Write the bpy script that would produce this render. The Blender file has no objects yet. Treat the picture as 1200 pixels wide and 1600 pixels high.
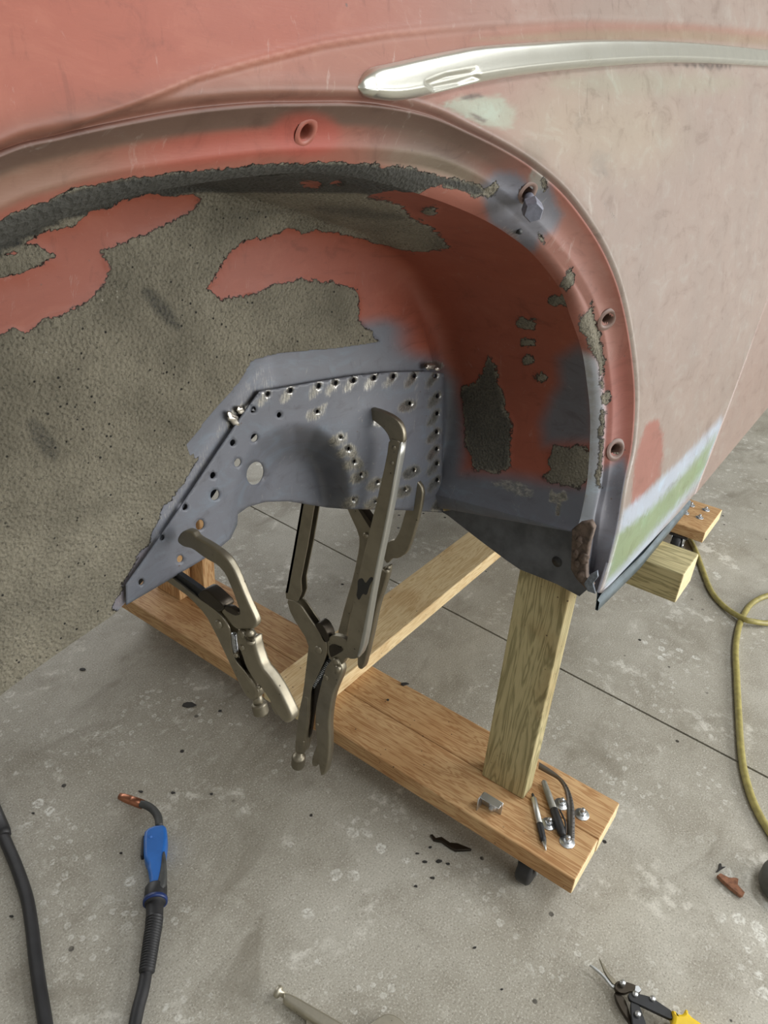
import bpy, bmesh, math, random
import numpy as np
from mathutils import Vector, Matrix
from mathutils.geometry import delaunay_2d_cdt
random.seed(7); rng = np.random.default_rng(7)
S = bpy.context.scene; COL = S.collection

# ------------------------------------------------------------ camera (calibrated from the timber work)
F = 1150.0; CX, CY = 600.0, 800.0; H = 1.22
_n = np.array([-147.0, 2030.0, F]); Dn = _n/np.linalg.norm(_n)
_vx = 950.0; _vy = (147*_vx - F*F)/2030.0
Xc = np.array([_vx, _vy, F]); Xc /= np.linalg.norm(Xc)
Zc = -Dn; Yc = np.cross(Zc, Xc)
R = np.array([Xc, Yc, Zc]); CAM = np.array([0, 0, H])
cd = bpy.data.cameras.new('camera'); co = bpy.data.objects.new('camera', cd); COL.objects.link(co)
cd.sensor_fit = 'HORIZONTAL'; cd.sensor_width = 36; cd.lens = 36*F/1200; cd.clip_start = 0.01
M3 = Matrix([[R[i][0], -R[i][1], -R[i][2]] for i in range(3)])
co.matrix_world = Matrix.Translation(Vector(CAM)) @ M3.to_4x4(); S.camera = co

# ------------------------------------------------------------ light and exposure
S.view_settings.view_transform = 'Standard'; S.view_settings.look = 'None'
S.view_settings.gamma = 1; S.view_settings.use_curve_mapping = False
S.view_settings.exposure = 0.17
W = bpy.data.worlds.new('world'); S.world = W; W.use_nodes = True
bg = W.node_tree.nodes['Background']; bg.inputs[0].default_value = (0.86, 0.93, 1.0, 1); bg.inputs[1].default_value = 1.3
def area(name, loc, target, sx, sy, power, color):
    l = bpy.data.lights.new(name, 'AREA'); l.shape = 'RECTANGLE'; l.size = sx; l.size_y = sy
    l.energy = power; l.color = color
    o = bpy.data.objects.new(name, l); COL.objects.link(o); o.location = loc
    o.rotation_euler = (Vector(target)-Vector(loc)).to_track_quat('-Z', 'Y').to_euler()
    return o
area('garage_door_daylight', (2.6, -3.3, 1.35), (1.0, 0.5, 0.6), 4.0, 2.3, 150, (1.0, 0.975, 0.94))
area('far_side_fill', (1.8, 3.7, 1.3), (1.3, 0.6, 0.0), 4.5, 2.0, 75, (0.97, 0.98, 1.0))  # added fill for the floor under the car; that wall has no window
area('workshop_strip_light', (2.3, -0.9, 2.85), (1.3, 0.2, 0.0), 1.25, 0.16, 26, (0.93, 0.96, 1.0))
area('workshop_strip_light', (0.2, -0.9, 2.85), (0.5, 0.2, 0.0), 1.25, 0.16, 16, (0.93, 0.96, 1.0))

# ------------------------------------------------------------ pixel -> world helpers
def ray(p):
    return R @ np.array([p[0]-CX, p[1]-CY, F])
def at_x(p, x): d = ray(p); return CAM + d*((x-CAM[0])/d[0])
def at_y(p, y): d = ray(p); return CAM + d*((y-CAM[1])/d[1])
def at_z(p, z): d = ray(p); return CAM + d*((z-CAM[2])/d[2])
def proj(P):
    v = (np.asarray(P)-CAM) @ R
    return np.stack([CX+F*v[..., 0]/v[..., 2], CY+F*v[..., 1]/v[..., 2]], -1)

def catmull(P, n):
    P = np.asarray(P, float); m = len(P)
    Q = np.vstack([2*P[0]-P[1], P, 2*P[-1]-P[-2]])
    t = np.linspace(0, m-1, n); i = np.clip(t.astype(int), 0, m-2); f = (t-i)[:, None]
    a, b, c, d = Q[i], Q[i+1], Q[i+2], Q[i+3]
    return 0.5*((2*b)+(c-a)*f+(2*a-5*b+4*c-d)*f**2+(3*b-a-3*c+d)*f**3)

def poly_sd(P, poly):
    """signed distance of points to polygon, positive inside"""
    poly = np.asarray(poly, float); x, y = P[:, 0], P[:, 1]
    d2 = np.full(len(P), 1e18); ins = np.zeros(len(P), bool)
    for k in range(len(poly)):
        a, b = poly[k], poly[(k+1) % len(poly)]; e = b-a
        t = np.clip(((x-a[0])*e[0]+(y-a[1])*e[1])/(e@e+1e-12), 0, 1)
        d2 = np.minimum(d2, (x-a[0]-t*e[0])**2+(y-a[1]-t*e[1])**2)
        c = (a[1] > y) != (b[1] > y)
        with np.errstate(divide='ignore', invalid='ignore'):
            xi = (b[0]-a[0])*(y-a[1])/(b[1]-a[1]+1e-12)+a[0]
        ins ^= c & (x < xi)
    d = np.sqrt(d2)
    return np.where(ins, d, -d)
def sstep(v, a, b):
    t = np.clip((v-a)/(b-a), 0, 1); return t*t*(3-2*t)
def srgb(r, g, b):
    f = lambda c: (c/255/12.92 if c/255 <= .04045 else ((c/255+.055)/1.055)**2.4)
    return (f(r), f(g), f(b))

# ------------------------------------------------------------ object helpers
def tag(o, label=None, cat=None, group=None, kind=None):
    if label: o['label'] = label
    if cat: o['category'] = cat
    if group: o['group'] = group
    if kind: o['kind'] = kind
    return o
def thing(name, label, cat, loc=(0, 0, 0), group=None):
    o = bpy.data.objects.new(name, None); COL.objects.link(o); o.location = loc; o.empty_display_size = .05
    return tag(o, label, cat, group)
def link(name, me, mat, parent=None, smooth=False):
    o = bpy.data.objects.new(name, me); COL.objects.link(o)
    if mat:
        me.materials.clear(); me.materials.append(mat)
    if smooth: me.polygons.foreach_set('use_smooth', [True]*len(me.polygons))
    if parent:
        o.parent = parent
        o.matrix_parent_inverse = Matrix.Translation(-parent_world(parent))
    return o
def parent_world(p):
    v = Vector(p.location)
    while p.parent:
        v = v + p.matrix_parent_inverse.to_translation() + Vector(p.parent.location) if False else v
        break
    return v
def obj(name, bm, mat, parent=None, smooth=False):
    me = bpy.data.meshes.new(name); bmesh.ops.recalc_face_normals(bm, faces=bm.faces); bm.to_mesh(me); bm.free()
    return link(name, me, mat, parent, smooth)
def bevel(o, w, seg=2, ang=40):
    m = o.modifiers.new('bevel', 'BEVEL'); m.width = w; m.segments = seg; m.limit_method = 'ANGLE'; m.angle_limit = math.radians(ang)
    for p in o.data.polygons: p.use_smooth = True
    m.harden_normals = True
    return o

def grid_mesh(name, P, mat, parent=None, keep=None):
    """P: (nu,nv,3) array"""
    nu, nv = P.shape[:2]
    idx = np.arange(nu*nv).reshape(nu, nv)
    f = np.stack([idx[:-1, :-1], idx[1:, :-1], idx[1:, 1:], idx[:-1, 1:]], -1).reshape(-1, 4)
    if keep is not None: f = f[keep(P.reshape(-1, 3)[f].mean(1))]
    me = bpy.data.meshes.new(name); me.from_pydata(P.reshape(-1, 3).tolist(), [], f.tolist()); me.update()
    return link(name, me, mat, parent, True)
def set_attr(me, name, vals):
    vals = np.asarray(vals, np.float32)
    if vals.ndim == 1:
        a = me.attributes.new(name, 'FLOAT', 'POINT'); a.data.foreach_set('value', vals)
    else:
        if vals.shape[1] == 3: vals = np.hstack([vals, np.ones((len(vals), 1), np.float32)])
        a = me.attributes.new(name, 'FLOAT_COLOR', 'POINT'); a.data.foreach_set('color', vals.reshape(-1))
def verts(o):
    v = np.empty(len(o.data.vertices)*3, np.float32); o.data.vertices.foreach_get('co', v); return v.reshape(-1, 3).astype(float)

def box_bm(c, d, bm=None, rot=None):
    bm = bm or bmesh.new()
    M = Matrix.Translation(Vector(c)) @ (rot.to_4x4() if rot else Matrix.Identity(4)) @ Matrix.Diagonal((d[0], d[1], d[2], 1))
    bmesh.ops.create_cube(bm, size=1, matrix=M); return bm
def lathe(name, p0, p1, prof, mat, parent=None, seg=24, cap=True):
    """prof: list of (t along p0->p1 0..1, radius)"""
    p0 = Vector(p0); p1 = Vector(p1); ax = (p1-p0); L = ax.length; ax.normalize()
    u = ax.orthogonal().normalized(); v = ax.cross(u); bm = bmesh.new(); rings = []
    for t, r in prof:
        rings.append([bm.verts.new(p0+ax*L*t+(u*math.cos(a)+v*math.sin(a))*r) for a in [2*math.pi*k/seg for k in range(seg)]])
    for a, b in zip(rings, rings[1:]):
        for k in range(seg): bm.faces.new((a[k], a[(k+1) % seg], b[(k+1) % seg], b[k]))
    if cap: bm.faces.new(rings[0]); bm.faces.new(rings[-1])
    o = obj(name, bm, mat, parent, True)
    return o
def tube(name, pts, r, mat, parent=None, seg=14, n=None, radii=None):
    pts = np.asarray(pts, float); n = n or len(pts)*8
    C = catmull(pts, n)
    rr = np.full(n, r) if radii is None else np.interp(np.linspace(0, 1, n), np.linspace(0, 1, len(radii)), radii)
    T = np.gradient(C, axis=0); T /= np.linalg.norm(T, axis=1)[:, None]+1e-12
    u = np.cross(T[0], [0.12, 0.2, 1]); u /= np.linalg.norm(u); bm = bmesh.new(); rings = []
    for k in range(n):
        u = u-T[k]*(u@T[k]); u /= np.linalg.norm(u); w = np.cross(T[k], u)
        rings.append([bm.verts.new(C[k]+(u*math.cos(a)+w*math.sin(a))*rr[k]) for a in [2*math.pi*j/seg for j in range(seg)]])
    for a, b in zip(rings, rings[1:]):
        for k in range(seg): bm.faces.new((a[k], a[(k+1) % seg], b[(k+1) % seg], b[k]))
    bm.faces.new(rings[0]); bm.faces.new(rings[-1])
    return obj(name, bm, mat, parent, True)
def slab(name, pts3, ext, mat, parent=None, bev=.001, seg=2):
    """planar outline of 3D points, thickened by vector ext, with rounded edges"""
    P_ = np.asarray(pts3, float); ext = np.asarray(ext, float); L_ = np.linalg.norm(ext); e = ext/L_
    keep_ = [k for k in range(len(P_)) if np.linalg.norm(P_[k]-P_[k-1]) > 1e-6]; P_ = P_[keep_]
    u = P_[1]-P_[0]; u = u-e*(u@e); u /= np.linalg.norm(u); v = np.cross(e, u); o0 = P_.mean(0)
    Q = np.stack([(P_-o0)@u, (P_-o0)@v], 1); hgt = (P_-o0)@e
    ar = .5*np.sum(Q[:, 0]*np.roll(Q[:, 1], -1)-np.roll(Q[:, 0], -1)*Q[:, 1])
    if ar < 0: Q = Q[::-1]; hgt = hgt[::-1]
    d0 = Q-np.roll(Q, 1, 0); d0 /= np.linalg.norm(d0, axis=1)[:, None]; d1 = np.roll(Q, -1, 0)-Q; d1 /= np.linalg.norm(d1, axis=1)[:, None]
    nn = np.stack([-(d0+d1)[:, 1], (d0+d1)[:, 0]], 1); l = np.linalg.norm(nn, axis=1)[:, None]; nn = nn/np.maximum(l, .3)   # inward
    if bev > L_*.48: bev = L_*.48
    prof = [(0., 0.), (0., 1.)] if not bev else [(bev*(1-math.sin(a)), bev*(1-math.cos(a))/L_) for a in np.linspace(0, math.pi/2, seg+1)]
    if bev: prof = prof+[(i_, 1-t_) for i_, t_ in prof[::-1]]
    bm = bmesh.new(); rings = []
    for ins, t in prof:
        q = Q+nn*ins
        rings.append([bm.verts.new(o0+u*a[0]+v*a[1]+e*(h_+L_*t)) for a, h_ in zip(q, hgt)])
    m = len(Q)
    for a, b in zip(rings, rings[1:]):
        for k in range(m):
            f = bm.faces.new((a[k], a[(k+1) % m], b[(k+1) % m], b[k])); f.smooth = bool(bev)
    q = Q+nn*prof[0][0]
    from mathutils.geometry import tessellate_polygon
    for t in tessellate_polygon([[Vector((a[0], a[1], 0)) for a in q]]):
        for rg_, fl_ in ((rings[0], 1), (rings[-1], -1)):
            try: bm.faces.new([rg_[k] for k in (t if fl_ < 0 else t[::-1])])
            except ValueError: pass
    me = bpy.data.meshes.new(name); bmesh.ops.recalc_face_normals(bm, faces=bm.faces); bm.to_mesh(me); bm.free()
    return link(name, me, mat, parent)
def sp(pts, n=3):
    """round a closed pixel outline a little (Chaikin)"""
    P = np.asarray(pts, float)
    for _ in range(n):
        Q = np.roll(P, -1, 0); P = np.stack([.8*P+.2*Q, .2*P+.8*Q], 1).reshape(-1, 2)
    return P

# ------------------------------------------------------------ materials
class NT:
    def __init__(s, name):
        s.m = bpy.data.materials.new(name); s.m.use_nodes = True; s.t = s.m.node_tree; s.b = s.t.nodes['Principled BSDF']
    def n(s, k, **kw):
        o = s.t.nodes.new(k)
        for a, v in kw.items():
            if a in o.inputs: s.set(o.inputs[a], v)
            else: setattr(o, a, v)
        return o
    def set(s, inp, v):
        if hasattr(v, 'links') or hasattr(v, 'is_output'): s.t.links.new(v, inp)
        elif isinstance(v, (tuple, list)) and len(v) == 3 and inp.type == 'RGBA': inp.default_value = (*v, 1)
        else: inp.default_value = v
    def attr(s, name, out='Fac'):
        a = s.t.nodes.new('ShaderNodeAttribute'); a.attribute_name = name; return a.outputs[out]
    def coord(s, scale=(1, 1, 1), out='Object', rot=(0, 0, 0)):
        c = s.t.nodes.new('ShaderNodeTexCoord'); m = s.t.nodes.new('ShaderNodeMapping')
        m.inputs['Scale'].default_value = scale; m.inputs['Rotation'].default_value = rot
        s.t.links.new(c.outputs[out], m.inputs[0]); return m.outputs[0]
    def noise(s, vec, scale, det=4, rough=.6, dist=0):
        o = s.t.nodes.new('ShaderNodeTexNoise'); s.t.links.new(vec, o.inputs['Vector'])
        o.inputs['Scale'].default_value = scale; o.inputs['Detail'].default_value = det; o.inputs['Roughness'].default_value = rough; o.inputs['Distortion'].default_value = dist
        return o.outputs[0]
    def vor(s, vec, scale, feat='F1', out='Distance', rnd=1):
        o = s.t.nodes.new('ShaderNodeTexVoronoi'); o.feature = feat; s.t.links.new(vec, o.inputs['Vector']); o.inputs['Scale'].default_value = scale
        o.inputs['Randomness'].default_value = rnd
        return o.outputs[out]
    def math(s, op, a, b=0.0, c=None):
        o = s.t.nodes.new('ShaderNodeMath'); o.operation = op; s.set(o.inputs[0], a); s.set(o.inputs[1], b)
        if c is not None: s.set(o.inputs[2], c)
        return o.outputs[0]
    def ramp(s, v, a, b, lo=0.0, hi=1.0):
        o = s.t.nodes.new('ShaderNodeMapRange'); o.interpolation_type = 'SMOOTHSTEP'
        s.set(o.inputs[0], v); o.inputs[1].default_value = a; o.inputs[2].default_value = b; o.inputs[3].default_value = lo; o.inputs[4].default_value = hi
        return o.outputs[0]
    def mix(s, f, a, b):
        o = s.t.nodes.new('ShaderNodeMix'); o.data_type = 'RGBA'
        s.set(o.inputs[0], f); s.set(o.inputs[6], a); s.set(o.inputs[7], b); return o.outputs[2]
    def mul(s, a, f):
        o = s.t.nodes.new('ShaderNodeMix'); o.data_type = 'RGBA'; o.blend_type = 'MULTIPLY'; o.inputs[0].default_value = 1
        s.set(o.inputs[6], a); s.set(o.inputs[7], f); return o.outputs[2]
    def bump(s, h, strength=.5, dist=.001, nrm=None):
        o = s.t.nodes.new('ShaderNodeBump'); o.inputs['Strength'].default_value = strength; o.inputs['Distance'].default_value = dist
        s.set(o.inputs['Height'], h)
        if nrm: s.t.links.new(nrm, o.inputs['Normal'])
        return o.outputs[0]
    def out(s, color=None, rough=None, metal=None, nrm=None, spec=None, coat=None):
        b = s.b
        if color is not None: s.set(b.inputs['Base Color'], color)
        if rough is not None: s.set(b.inputs['Roughness'], rough)
        if metal is not None: s.set(b.inputs['Metallic'], metal)
        if nrm is not None: s.set(b.inputs['Normal'], nrm)
        if spec is not None: s.set(b.inputs['Specular IOR Level'], spec)
        if coat is not None: s.set(b.inputs['Coat Weight'], coat)
        return s.m

def simple(name, col, rough=.5, metal=0, var=.15, scale=60, bump=.1, spec=.5):
    t = NT(name); v = t.coord(); n = t.noise(v, scale)
    c = t.mix(t.ramp(n, .3, .7), tuple(x*(1-var) for x in col), tuple(min(1, x*(1+var)) for x in col))
    return t.out(c, t.math('ADD', rough-.06, t.math('MULTIPLY', n, .12)), metal, t.bump(n, bump, .0006), spec)

def body_mat():
    t = NT('aged body paint'); v = t.coord()
    base = t.attr('col', 'Color'); coat = t.attr('coat'); met = t.attr('met'); gls = t.attr('gloss')
    n1 = t.noise(v, 55, 5, .65); n2 = t.noise(v, 320, 3, .6); n3 = t.noise(v, 9, 4, .55)
    # crisp flaked edge of the sprayed undercoating
    e = t.math('ADD', coat, t.math('ADD', t.math('MULTIPLY', t.math('SUBTRACT', n1, .5), 26), t.math('MULTIPLY', t.math('SUBTRACT', n2, .5), 9)))
    mask = t.ramp(e, -.6, .6); rim = t.math('MULTIPLY', t.ramp(e, -2.2, -.4), t.ramp(e, 1.4, .2))
    # paint: sanding scratches, blotches, specks
    sv = t.coord((30, 30, 260), rot=(0.5, .3, .2)); scr = t.noise(sv, 4, 3, .6)
    sv2 = t.coord((300, 300, 26), rot=(0, .5, .1)); scr2 = t.noise(sv2, 3, 3, .7)
    pc = t.mix(t.ramp(n3, .35, .7, 0, .35), base, t.mul(base, (.80, .84, .86)))
    cl = t.noise(t.coord((1, 1, 2.2), rot=(.3, .2, 0)), 16, 6, .7, .8)
    pc = t.mix(t.ramp(cl, .50, .70, 0, .8), pc, t.mul(pc, (1.12, 1.26, 1.30))); pc = t.mix(t.ramp(cl, .47, .30, 0, .8), pc, t.mul(pc, (.74, .70, .68)))
    cl2 = t.noise(t.coord((1, 1, .45), rot=(.2, .5, 0)), 42, 6, .75, 1.5); pc = t.mix(t.math('MULTIPLY', t.ramp(cl2, .56, .70, 0, .55), t.math('ADD', .3, gls)), pc, t.mul(pc, (.62, .58, .56))); pc = t.mix(t.math('MULTIPLY', t.ramp(cl2, .40, .28, 0, .5), gls), pc, (.46, .42, .37))
    pc = t.mix(t.ramp(scr, .60, .75, 0, .35), pc, t.mul(pc, (1.25, 1.3, 1.35)))
    pc = t.mix(t.ramp(scr2, .64, .74, 0, .4), pc, t.mul(pc, (1.3, 1.35, 1.4)))
    spk = t.vor(v, 70); spk2 = t.noise(v, 30, 2)
    pc = t.mix(t.math('MULTIPLY', t.ramp(spk, .10, .05), t.ramp(spk2, .58, .66)), pc, (.09, .06, .05))
    # bare ground metal
    ms = t.coord((400, 90, 90), rot=(0, .7, .4)); mn = t.noise(ms, 1.2, 3, .7)
    me = t.math('ADD', met, t.math('ADD', t.math('MULTIPLY', t.math('SUBTRACT', n1, .5), .7), t.math('MULTIPLY', t.math('SUBTRACT', mn, .5), .9))); mm = t.ramp(me, .30, .85)
    pc = t.mix(mm, pc, t.mix(t.ramp(mn, .35, .65), (.17, .165, .15), (.38, .37, .34)))
    # undercoat: coarse pitted bitumen
    g1 = t.noise(v, 330, 5, .75); g2 = t.vor(v, 260); g3 = t.noise(v, 12, 5, .6)
    cc = t.mix(t.ramp(g3, .3, .72), (.205, .187, .138), (.335, .305, .228))
    cc = t.mix(t.ramp(g1, .48, .36, 0, .6), cc, (.060, .056, .044))
    pk = t.vor(v, 120); pn = t.noise(v, 40, 3); cc = t.mix(t.math('MULTIPLY', t.ramp(pk, .20, .10), t.ramp(pn, .50, .58)), cc, (.02, .019, .016))
    cc = t.mix(t.math('MULTIPLY', t.ramp(t.vor(v, 150), .14, .08), t.ramp(pn, .42, .36)), cc, (.42, .40, .33))
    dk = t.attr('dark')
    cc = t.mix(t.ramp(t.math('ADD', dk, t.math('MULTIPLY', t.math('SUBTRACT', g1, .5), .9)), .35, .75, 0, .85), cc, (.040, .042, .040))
    col = t.mix(mask, pc, cc); col = t.mix(t.math('MULTIPLY', rim, .8), col, (.035, .03, .025))
    h = t.math('ADD', t.math('MULTIPLY', mask, 1.1), t.math('MULTIPLY', t.math('MULTIPLY', mask, t.math('ADD', g1, t.math('MULTIPLY', g2, .8))), 2.9))
    h = t.math('ADD', h, t.math('MULTIPLY', t.math('MULTIPLY', scr, .03), 1))
    h = t.math('ADD', h, t.math('MULTIPLY', n3, .25))
    r = t.math('SUBTRACT', .62, t.math('MULTIPLY', gls, .38)); r = t.math('ADD', r, t.math('MULTIPLY', scr, .08))
    r = t.math('ADD', t.math('MULTIPLY', r, t.math('SUBTRACT', 1, mask)), t.math('MULTIPLY', mask, .80))
    r = t.math('SUBTRACT', r, t.math('MULTIPLY', mm, .18))
    return t.out(col, r, t.math('MULTIPLY', t.math('MULTIPLY', mm, .85), t.math('SUBTRACT', 1, mask)), t.bump(h, .95, .0019), t.math('ADD', .25, t.math('MULTIPLY', gls, .3)))
BODY = body_mat()

def wood(name, light, dark, knots=True, seed=0.0, ring=14):
    t = NT(name); v = t.coord((1, 1, 1)); v0 = t.coord((.55, 9, 9)); m = t.t.nodes.new('ShaderNodeMapping')
    w = t.noise(t.coord((1.6, 5, 5)), 2.5 , 3, .5, .4)
    w3 = t.coord((.9, 11, 11)); n = t.noise(w3, ring*.35, 4, .55, .6)
    rings = t.math('FRACT', t.math('MULTIPLY', t.math('ADD', n, t.math('MULTIPLY', w, .25)), 9.0))
    rr = t.ramp(t.math('ABSOLUTE', t.math('SUBTRACT', rings, .5)), .12, .5)
    fib = t.noise(t.coord((6, 260, 260)), 2, 3, .7)
    c = t.mix(t.math('MULTIPLY', rr, .9), light, dark)
    c = t.mix(t.ramp(fib, .35, .7, 0, .3), c, t.mul(c, (.68, .62, .55)))
    blot = t.noise(v, 6, 4, .6)
    c = t.mix(t.ramp(blot, .46, .68, 0, .6), c, t.mul(c, (.74, .62, .50)))
    if knots:
        k = t.vor(t.coord((2.2, 7.5, 7.5)), 1.6, rnd=1)
        c = t.mix(t.ramp(k, .14, .05, 0, .8), c, (.13, .07, .035))
    sp_ = t.vor(v, 60); c = t.mix(t.math('MULTIPLY', t.ramp(sp_, .12, .06), t.ramp(blot, .5, .6)), c, (.09, .05, .03))
    return t.out(c, .62, 0, t.bump(t.math('ADD', t.math('MULTIPLY', fib, .6), rr), .25, .0008), .35)
WOOD_BOARD = wood('orange pine board', srgb(204, 168, 122), srgb(170, 126, 82))
WOOD_LIGHT = wood('pale pine', srgb(228, 206, 162), srgb(206, 176, 128), knots=False)
WOOD_POST = wood('treated green pine', srgb(188, 176, 134), srgb(142, 134, 96), knots=False, ring=10)
WOOD_END = simple('pale cut wood', srgb(222, 204, 160), .7, 0, .12, 90)

def concrete():
    t = NT('stained concrete'); v = t.coord()
    a = t.noise(v, 1.6, 6, .6, .3); b = t.noise(v, 7, 6, .65, .5); c = t.noise(v, 300, 4, .75); m = t.noise(v, 28, 5, .7)
    col = t.mix(t.ramp(a, .3, .7), srgb(152, 147, 133), srgb(182, 178, 166))
    col = t.mix(t.ramp(b, .42, .72, 0, .5), col, srgb(130, 123, 108))
    wp = t.noise(v, 5.5, 5, .7, .6); col = t.mix(t.math('MULTIPLY', t.ramp(wp, .56, .66), t.ramp(m, .44, .6, 0, .8)), col, srgb(214, 211, 200))
    col = t.mix(t.ramp(m, .50, .75, 0, .38), col, srgb(196, 192, 180))
    col = t.mix(t.ramp(c, .54, .68, 0, .75), col, srgb(222, 219, 208))
    col = t.mix(t.ramp(c, .46, .34, 0, .6), col, srgb(88, 84, 74))
    # pale mineral spots with rings, only in patches
    wv = t.n('ShaderNodeVectorMath', operation='ADD'); t.t.links.new(v, wv.inputs[0])
    nc = t.t.nodes.new('ShaderNodeTexNoise'); nc.inputs['Scale'].default_value = 60; t.t.links.new(v, nc.inputs['Vector'])
    sc = t.n('ShaderNodeVectorMath', operation='SCALE'); t.t.links.new(nc.outputs['Color'], sc.inputs[0]); sc.inputs['Scale'].default_value = .012
    t.t.links.new(sc.outputs[0], wv.inputs[1]); w = wv.outputs[0]
    for scale, r0, th, hi in ((24, .20, .555, .7), (46, .20, .52, .45)):
        d = t.vor(w, scale); reg = t.ramp(t.noise(v, 3.1 if scale < 30 else 4.3, 3, .6), th, th+.07)
        ring = t.math('MULTIPLY', t.ramp(d, r0+.12, r0+.02), t.ramp(d, r0-.10, r0+.02, .55, 1))
        brk = t.ramp(t.noise(v, 190, 2), .36, .56)
        col = t.mix(t.math('MULTIPLY', t.math('MULTIPLY', ring, reg), t.math('MULTIPLY', brk, hi)), col, srgb(232, 232, 224))
    d = t.vor(v, 17); reg = t.ramp(t.noise(v, 5, 2), .5, .6)
    col = t.mix(t.math('MULTIPLY', t.ramp(t.math('ADD', d, t.math('MULTIPLY', m, .1)), .14, .11), reg), col, srgb(42, 38, 34))
    # long soft stains
    st = t.noise(t.coord((1, 2.2, 1), rot=(0, 0, .6)), 2.6, 5, .6, 1.2)
    col = t.mix(t.ramp(st, .54, .74, 0, .5), col, srgb(104, 96, 80))
    hgt = t.math('ADD', t.math('MULTIPLY', c, .6), t.math('MULTIPLY', m, .8))
    return t.out(col, t.math('ADD', .52, t.math('MULTIPLY', b, .3)), 0, t.bump(hgt, .35, .0012), .35)
CONC = concrete()
def brushed(name, col, rough=.34, spots=True, dark=.45):
    t = NT(name); v = t.coord(); n = t.noise(v, 26, 4, .6); f = t.noise(v, 500, 2)
    c = t.mix(t.ramp(n, .35, .75), col, tuple(x*(1-dark*.5) for x in col))
    if spots:
        s = t.vor(v, 95); c = t.mix(t.math('MULTIPLY', t.ramp(s, .16, .08), t.ramp(n, .52, .6)), c, (.05, .04, .03))
    return t.out(c, t.math('ADD', rough, t.math('MULTIPLY', n, .12)), .9, t.bump(f, .12, .0004), .5)
NICKEL = brushed('worn nickel plate', srgb(150, 143, 126), .38)
STEEL = brushed('bright zinc steel', srgb(205, 208, 210), .26, False, .3)
DKSTEEL = brushed('dark oiled steel', srgb(70, 64, 56), .34, False)
CHROME = brushed('dull aluminium trim', srgb(214, 214, 204), .24, False, .22)
BLACK = simple('black rubber', (.018, .018, .019), .5, 0, .2, 40)
BLACKM = simple('black painted steel', (.012, .013, .015), .45, 0, .3, 30)
GREYM = simple('grey enamel steel', (.16, .165, .17), .45)
BLUE = simple('blue moulded plastic', srgb(40, 102, 178), .42, 0, .08, 30)
DGREY = simple('charcoal grip rubber', (.05, .052, .05), .6)
COPPER = brushed('heat stained copper', srgb(182, 124, 96), .3, False, .7)
HOSE = simple('yellow-olive rubber hose', srgb(152, 142, 84), .42, 0, .2, 60)
YELL = simple('yellow grip vinyl', srgb(232, 196, 30), .45, 0, .06, 40)
SILV = brushed('silver pen barrel', srgb(190, 190, 184), .35, False, .2)
LEAF = simple('dry brown leaf', srgb(134, 92, 68), .8, 0, .3, 120, .4)
RUST = simple('rusty seam sealer', srgb(92, 78, 68), .75, 0, .4, 120, .9)
SEAL = simple('dark flake', (.03, .028, .025), .8)

# ------------------------------------------------------------ floor
fl = thing('floor', 'grey stained concrete garage floor with a saw-cut joint', 'floor'); del fl['category']; fl['kind'] = 'structure'
j0 = at_z((390, 790), 0); j1 = at_z((1200, 1215), 0)
dj = (j1-j0)/np.linalg.norm(j1-j0); nj = np.array([dj[1], -dj[0], 0])   # nj points to +-x
if nj[0] < 0: nj = -nj
def slabq(a, b):
    A = j0-dj*4+nj*a; B = j0+dj*6+nj*a; C_ = j0+dj*6+nj*b; D = j0-dj*4+nj*b
    bm = bmesh.new(); t = [bm.verts.new(p) for p in (A, B, C_, D)]; u = [bm.verts.new(p-np.array([0, 0, .05])) for p in (A, B, C_, D)]
    bm.faces.new(t); bm.faces.new(u)
    for k in range(4): bm.faces.new((t[k], u[k], u[(k+1) % 4], t[(k+1) % 4]))
    return bm
obj('floor_slab', slabq(.003, 7), CONC, fl); obj('floor_slab', slabq(-.003, -5), CONC, fl)
obj('joint_bed', box_bm((1.4, .5, -.045), (1.0, 9, .05)), BLACK, fl)

# ------------------------------------------------------------ room shell (open garage door on the -y side)
WALLM = simple('painted block wall', srgb(190, 188, 182), .85, 0, .06, 8); CEILM = simple('ceiling board', srgb(176, 174, 168), .9, 0, .05, 6)
def room(name, c, d, m): o = obj(name, box_bm(c, d), m); o['kind'] = 'structure'; return o
room('wall_left', (1.25, 4.05, 1.5), (8.7, .1, 3.0), WALLM); room('wall_back', (-3.05, .25, 1.5), (.1, 7.7, 3.0), WALLM)
room('wall_front', (5.55, .25, 1.5), (.1, 7.7, 3.0), WALLM); room('ceiling', (1.25, .25, 3.05), (8.7, 7.7, .1), CEILM)
room('wall_right', (-1.9, -3.55, 1.5), (2.4, .1, 3.0), WALLM); room('trim_1', (2.4, -3.55, 2.8), (6.3, .1, .5), WALLM)

# ------------------------------------------------------------ car body
car = thing('car_body', 'salmon primed old car body shell with an open rear wheel arch, on a wooden dolly', 'car', (1.0, .5, .58))
_z = [.40, .575, .70, .85, 1.0, 1.15, 1.25, 1.35, 1.6, 1.9]; _y = [.232, .24, .258, .280, .305, .338, .362, .392, .49, .66]
def yb(z): return np.interp(z, _z, _y)
from numpy.polynomial import Polynomial
_pf = np.polyfit(_z, np.array(_y)*.95, 5)
def yb(z): return np.polyval(_pf, z)
def on_body(p, off=0.0):
    y = .3
    for _ in range(25):
        q = at_y(p, y); y = .5*y+.5*(yb(min(q[2], 1.9))+off)
    return at_y(p, y)

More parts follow.
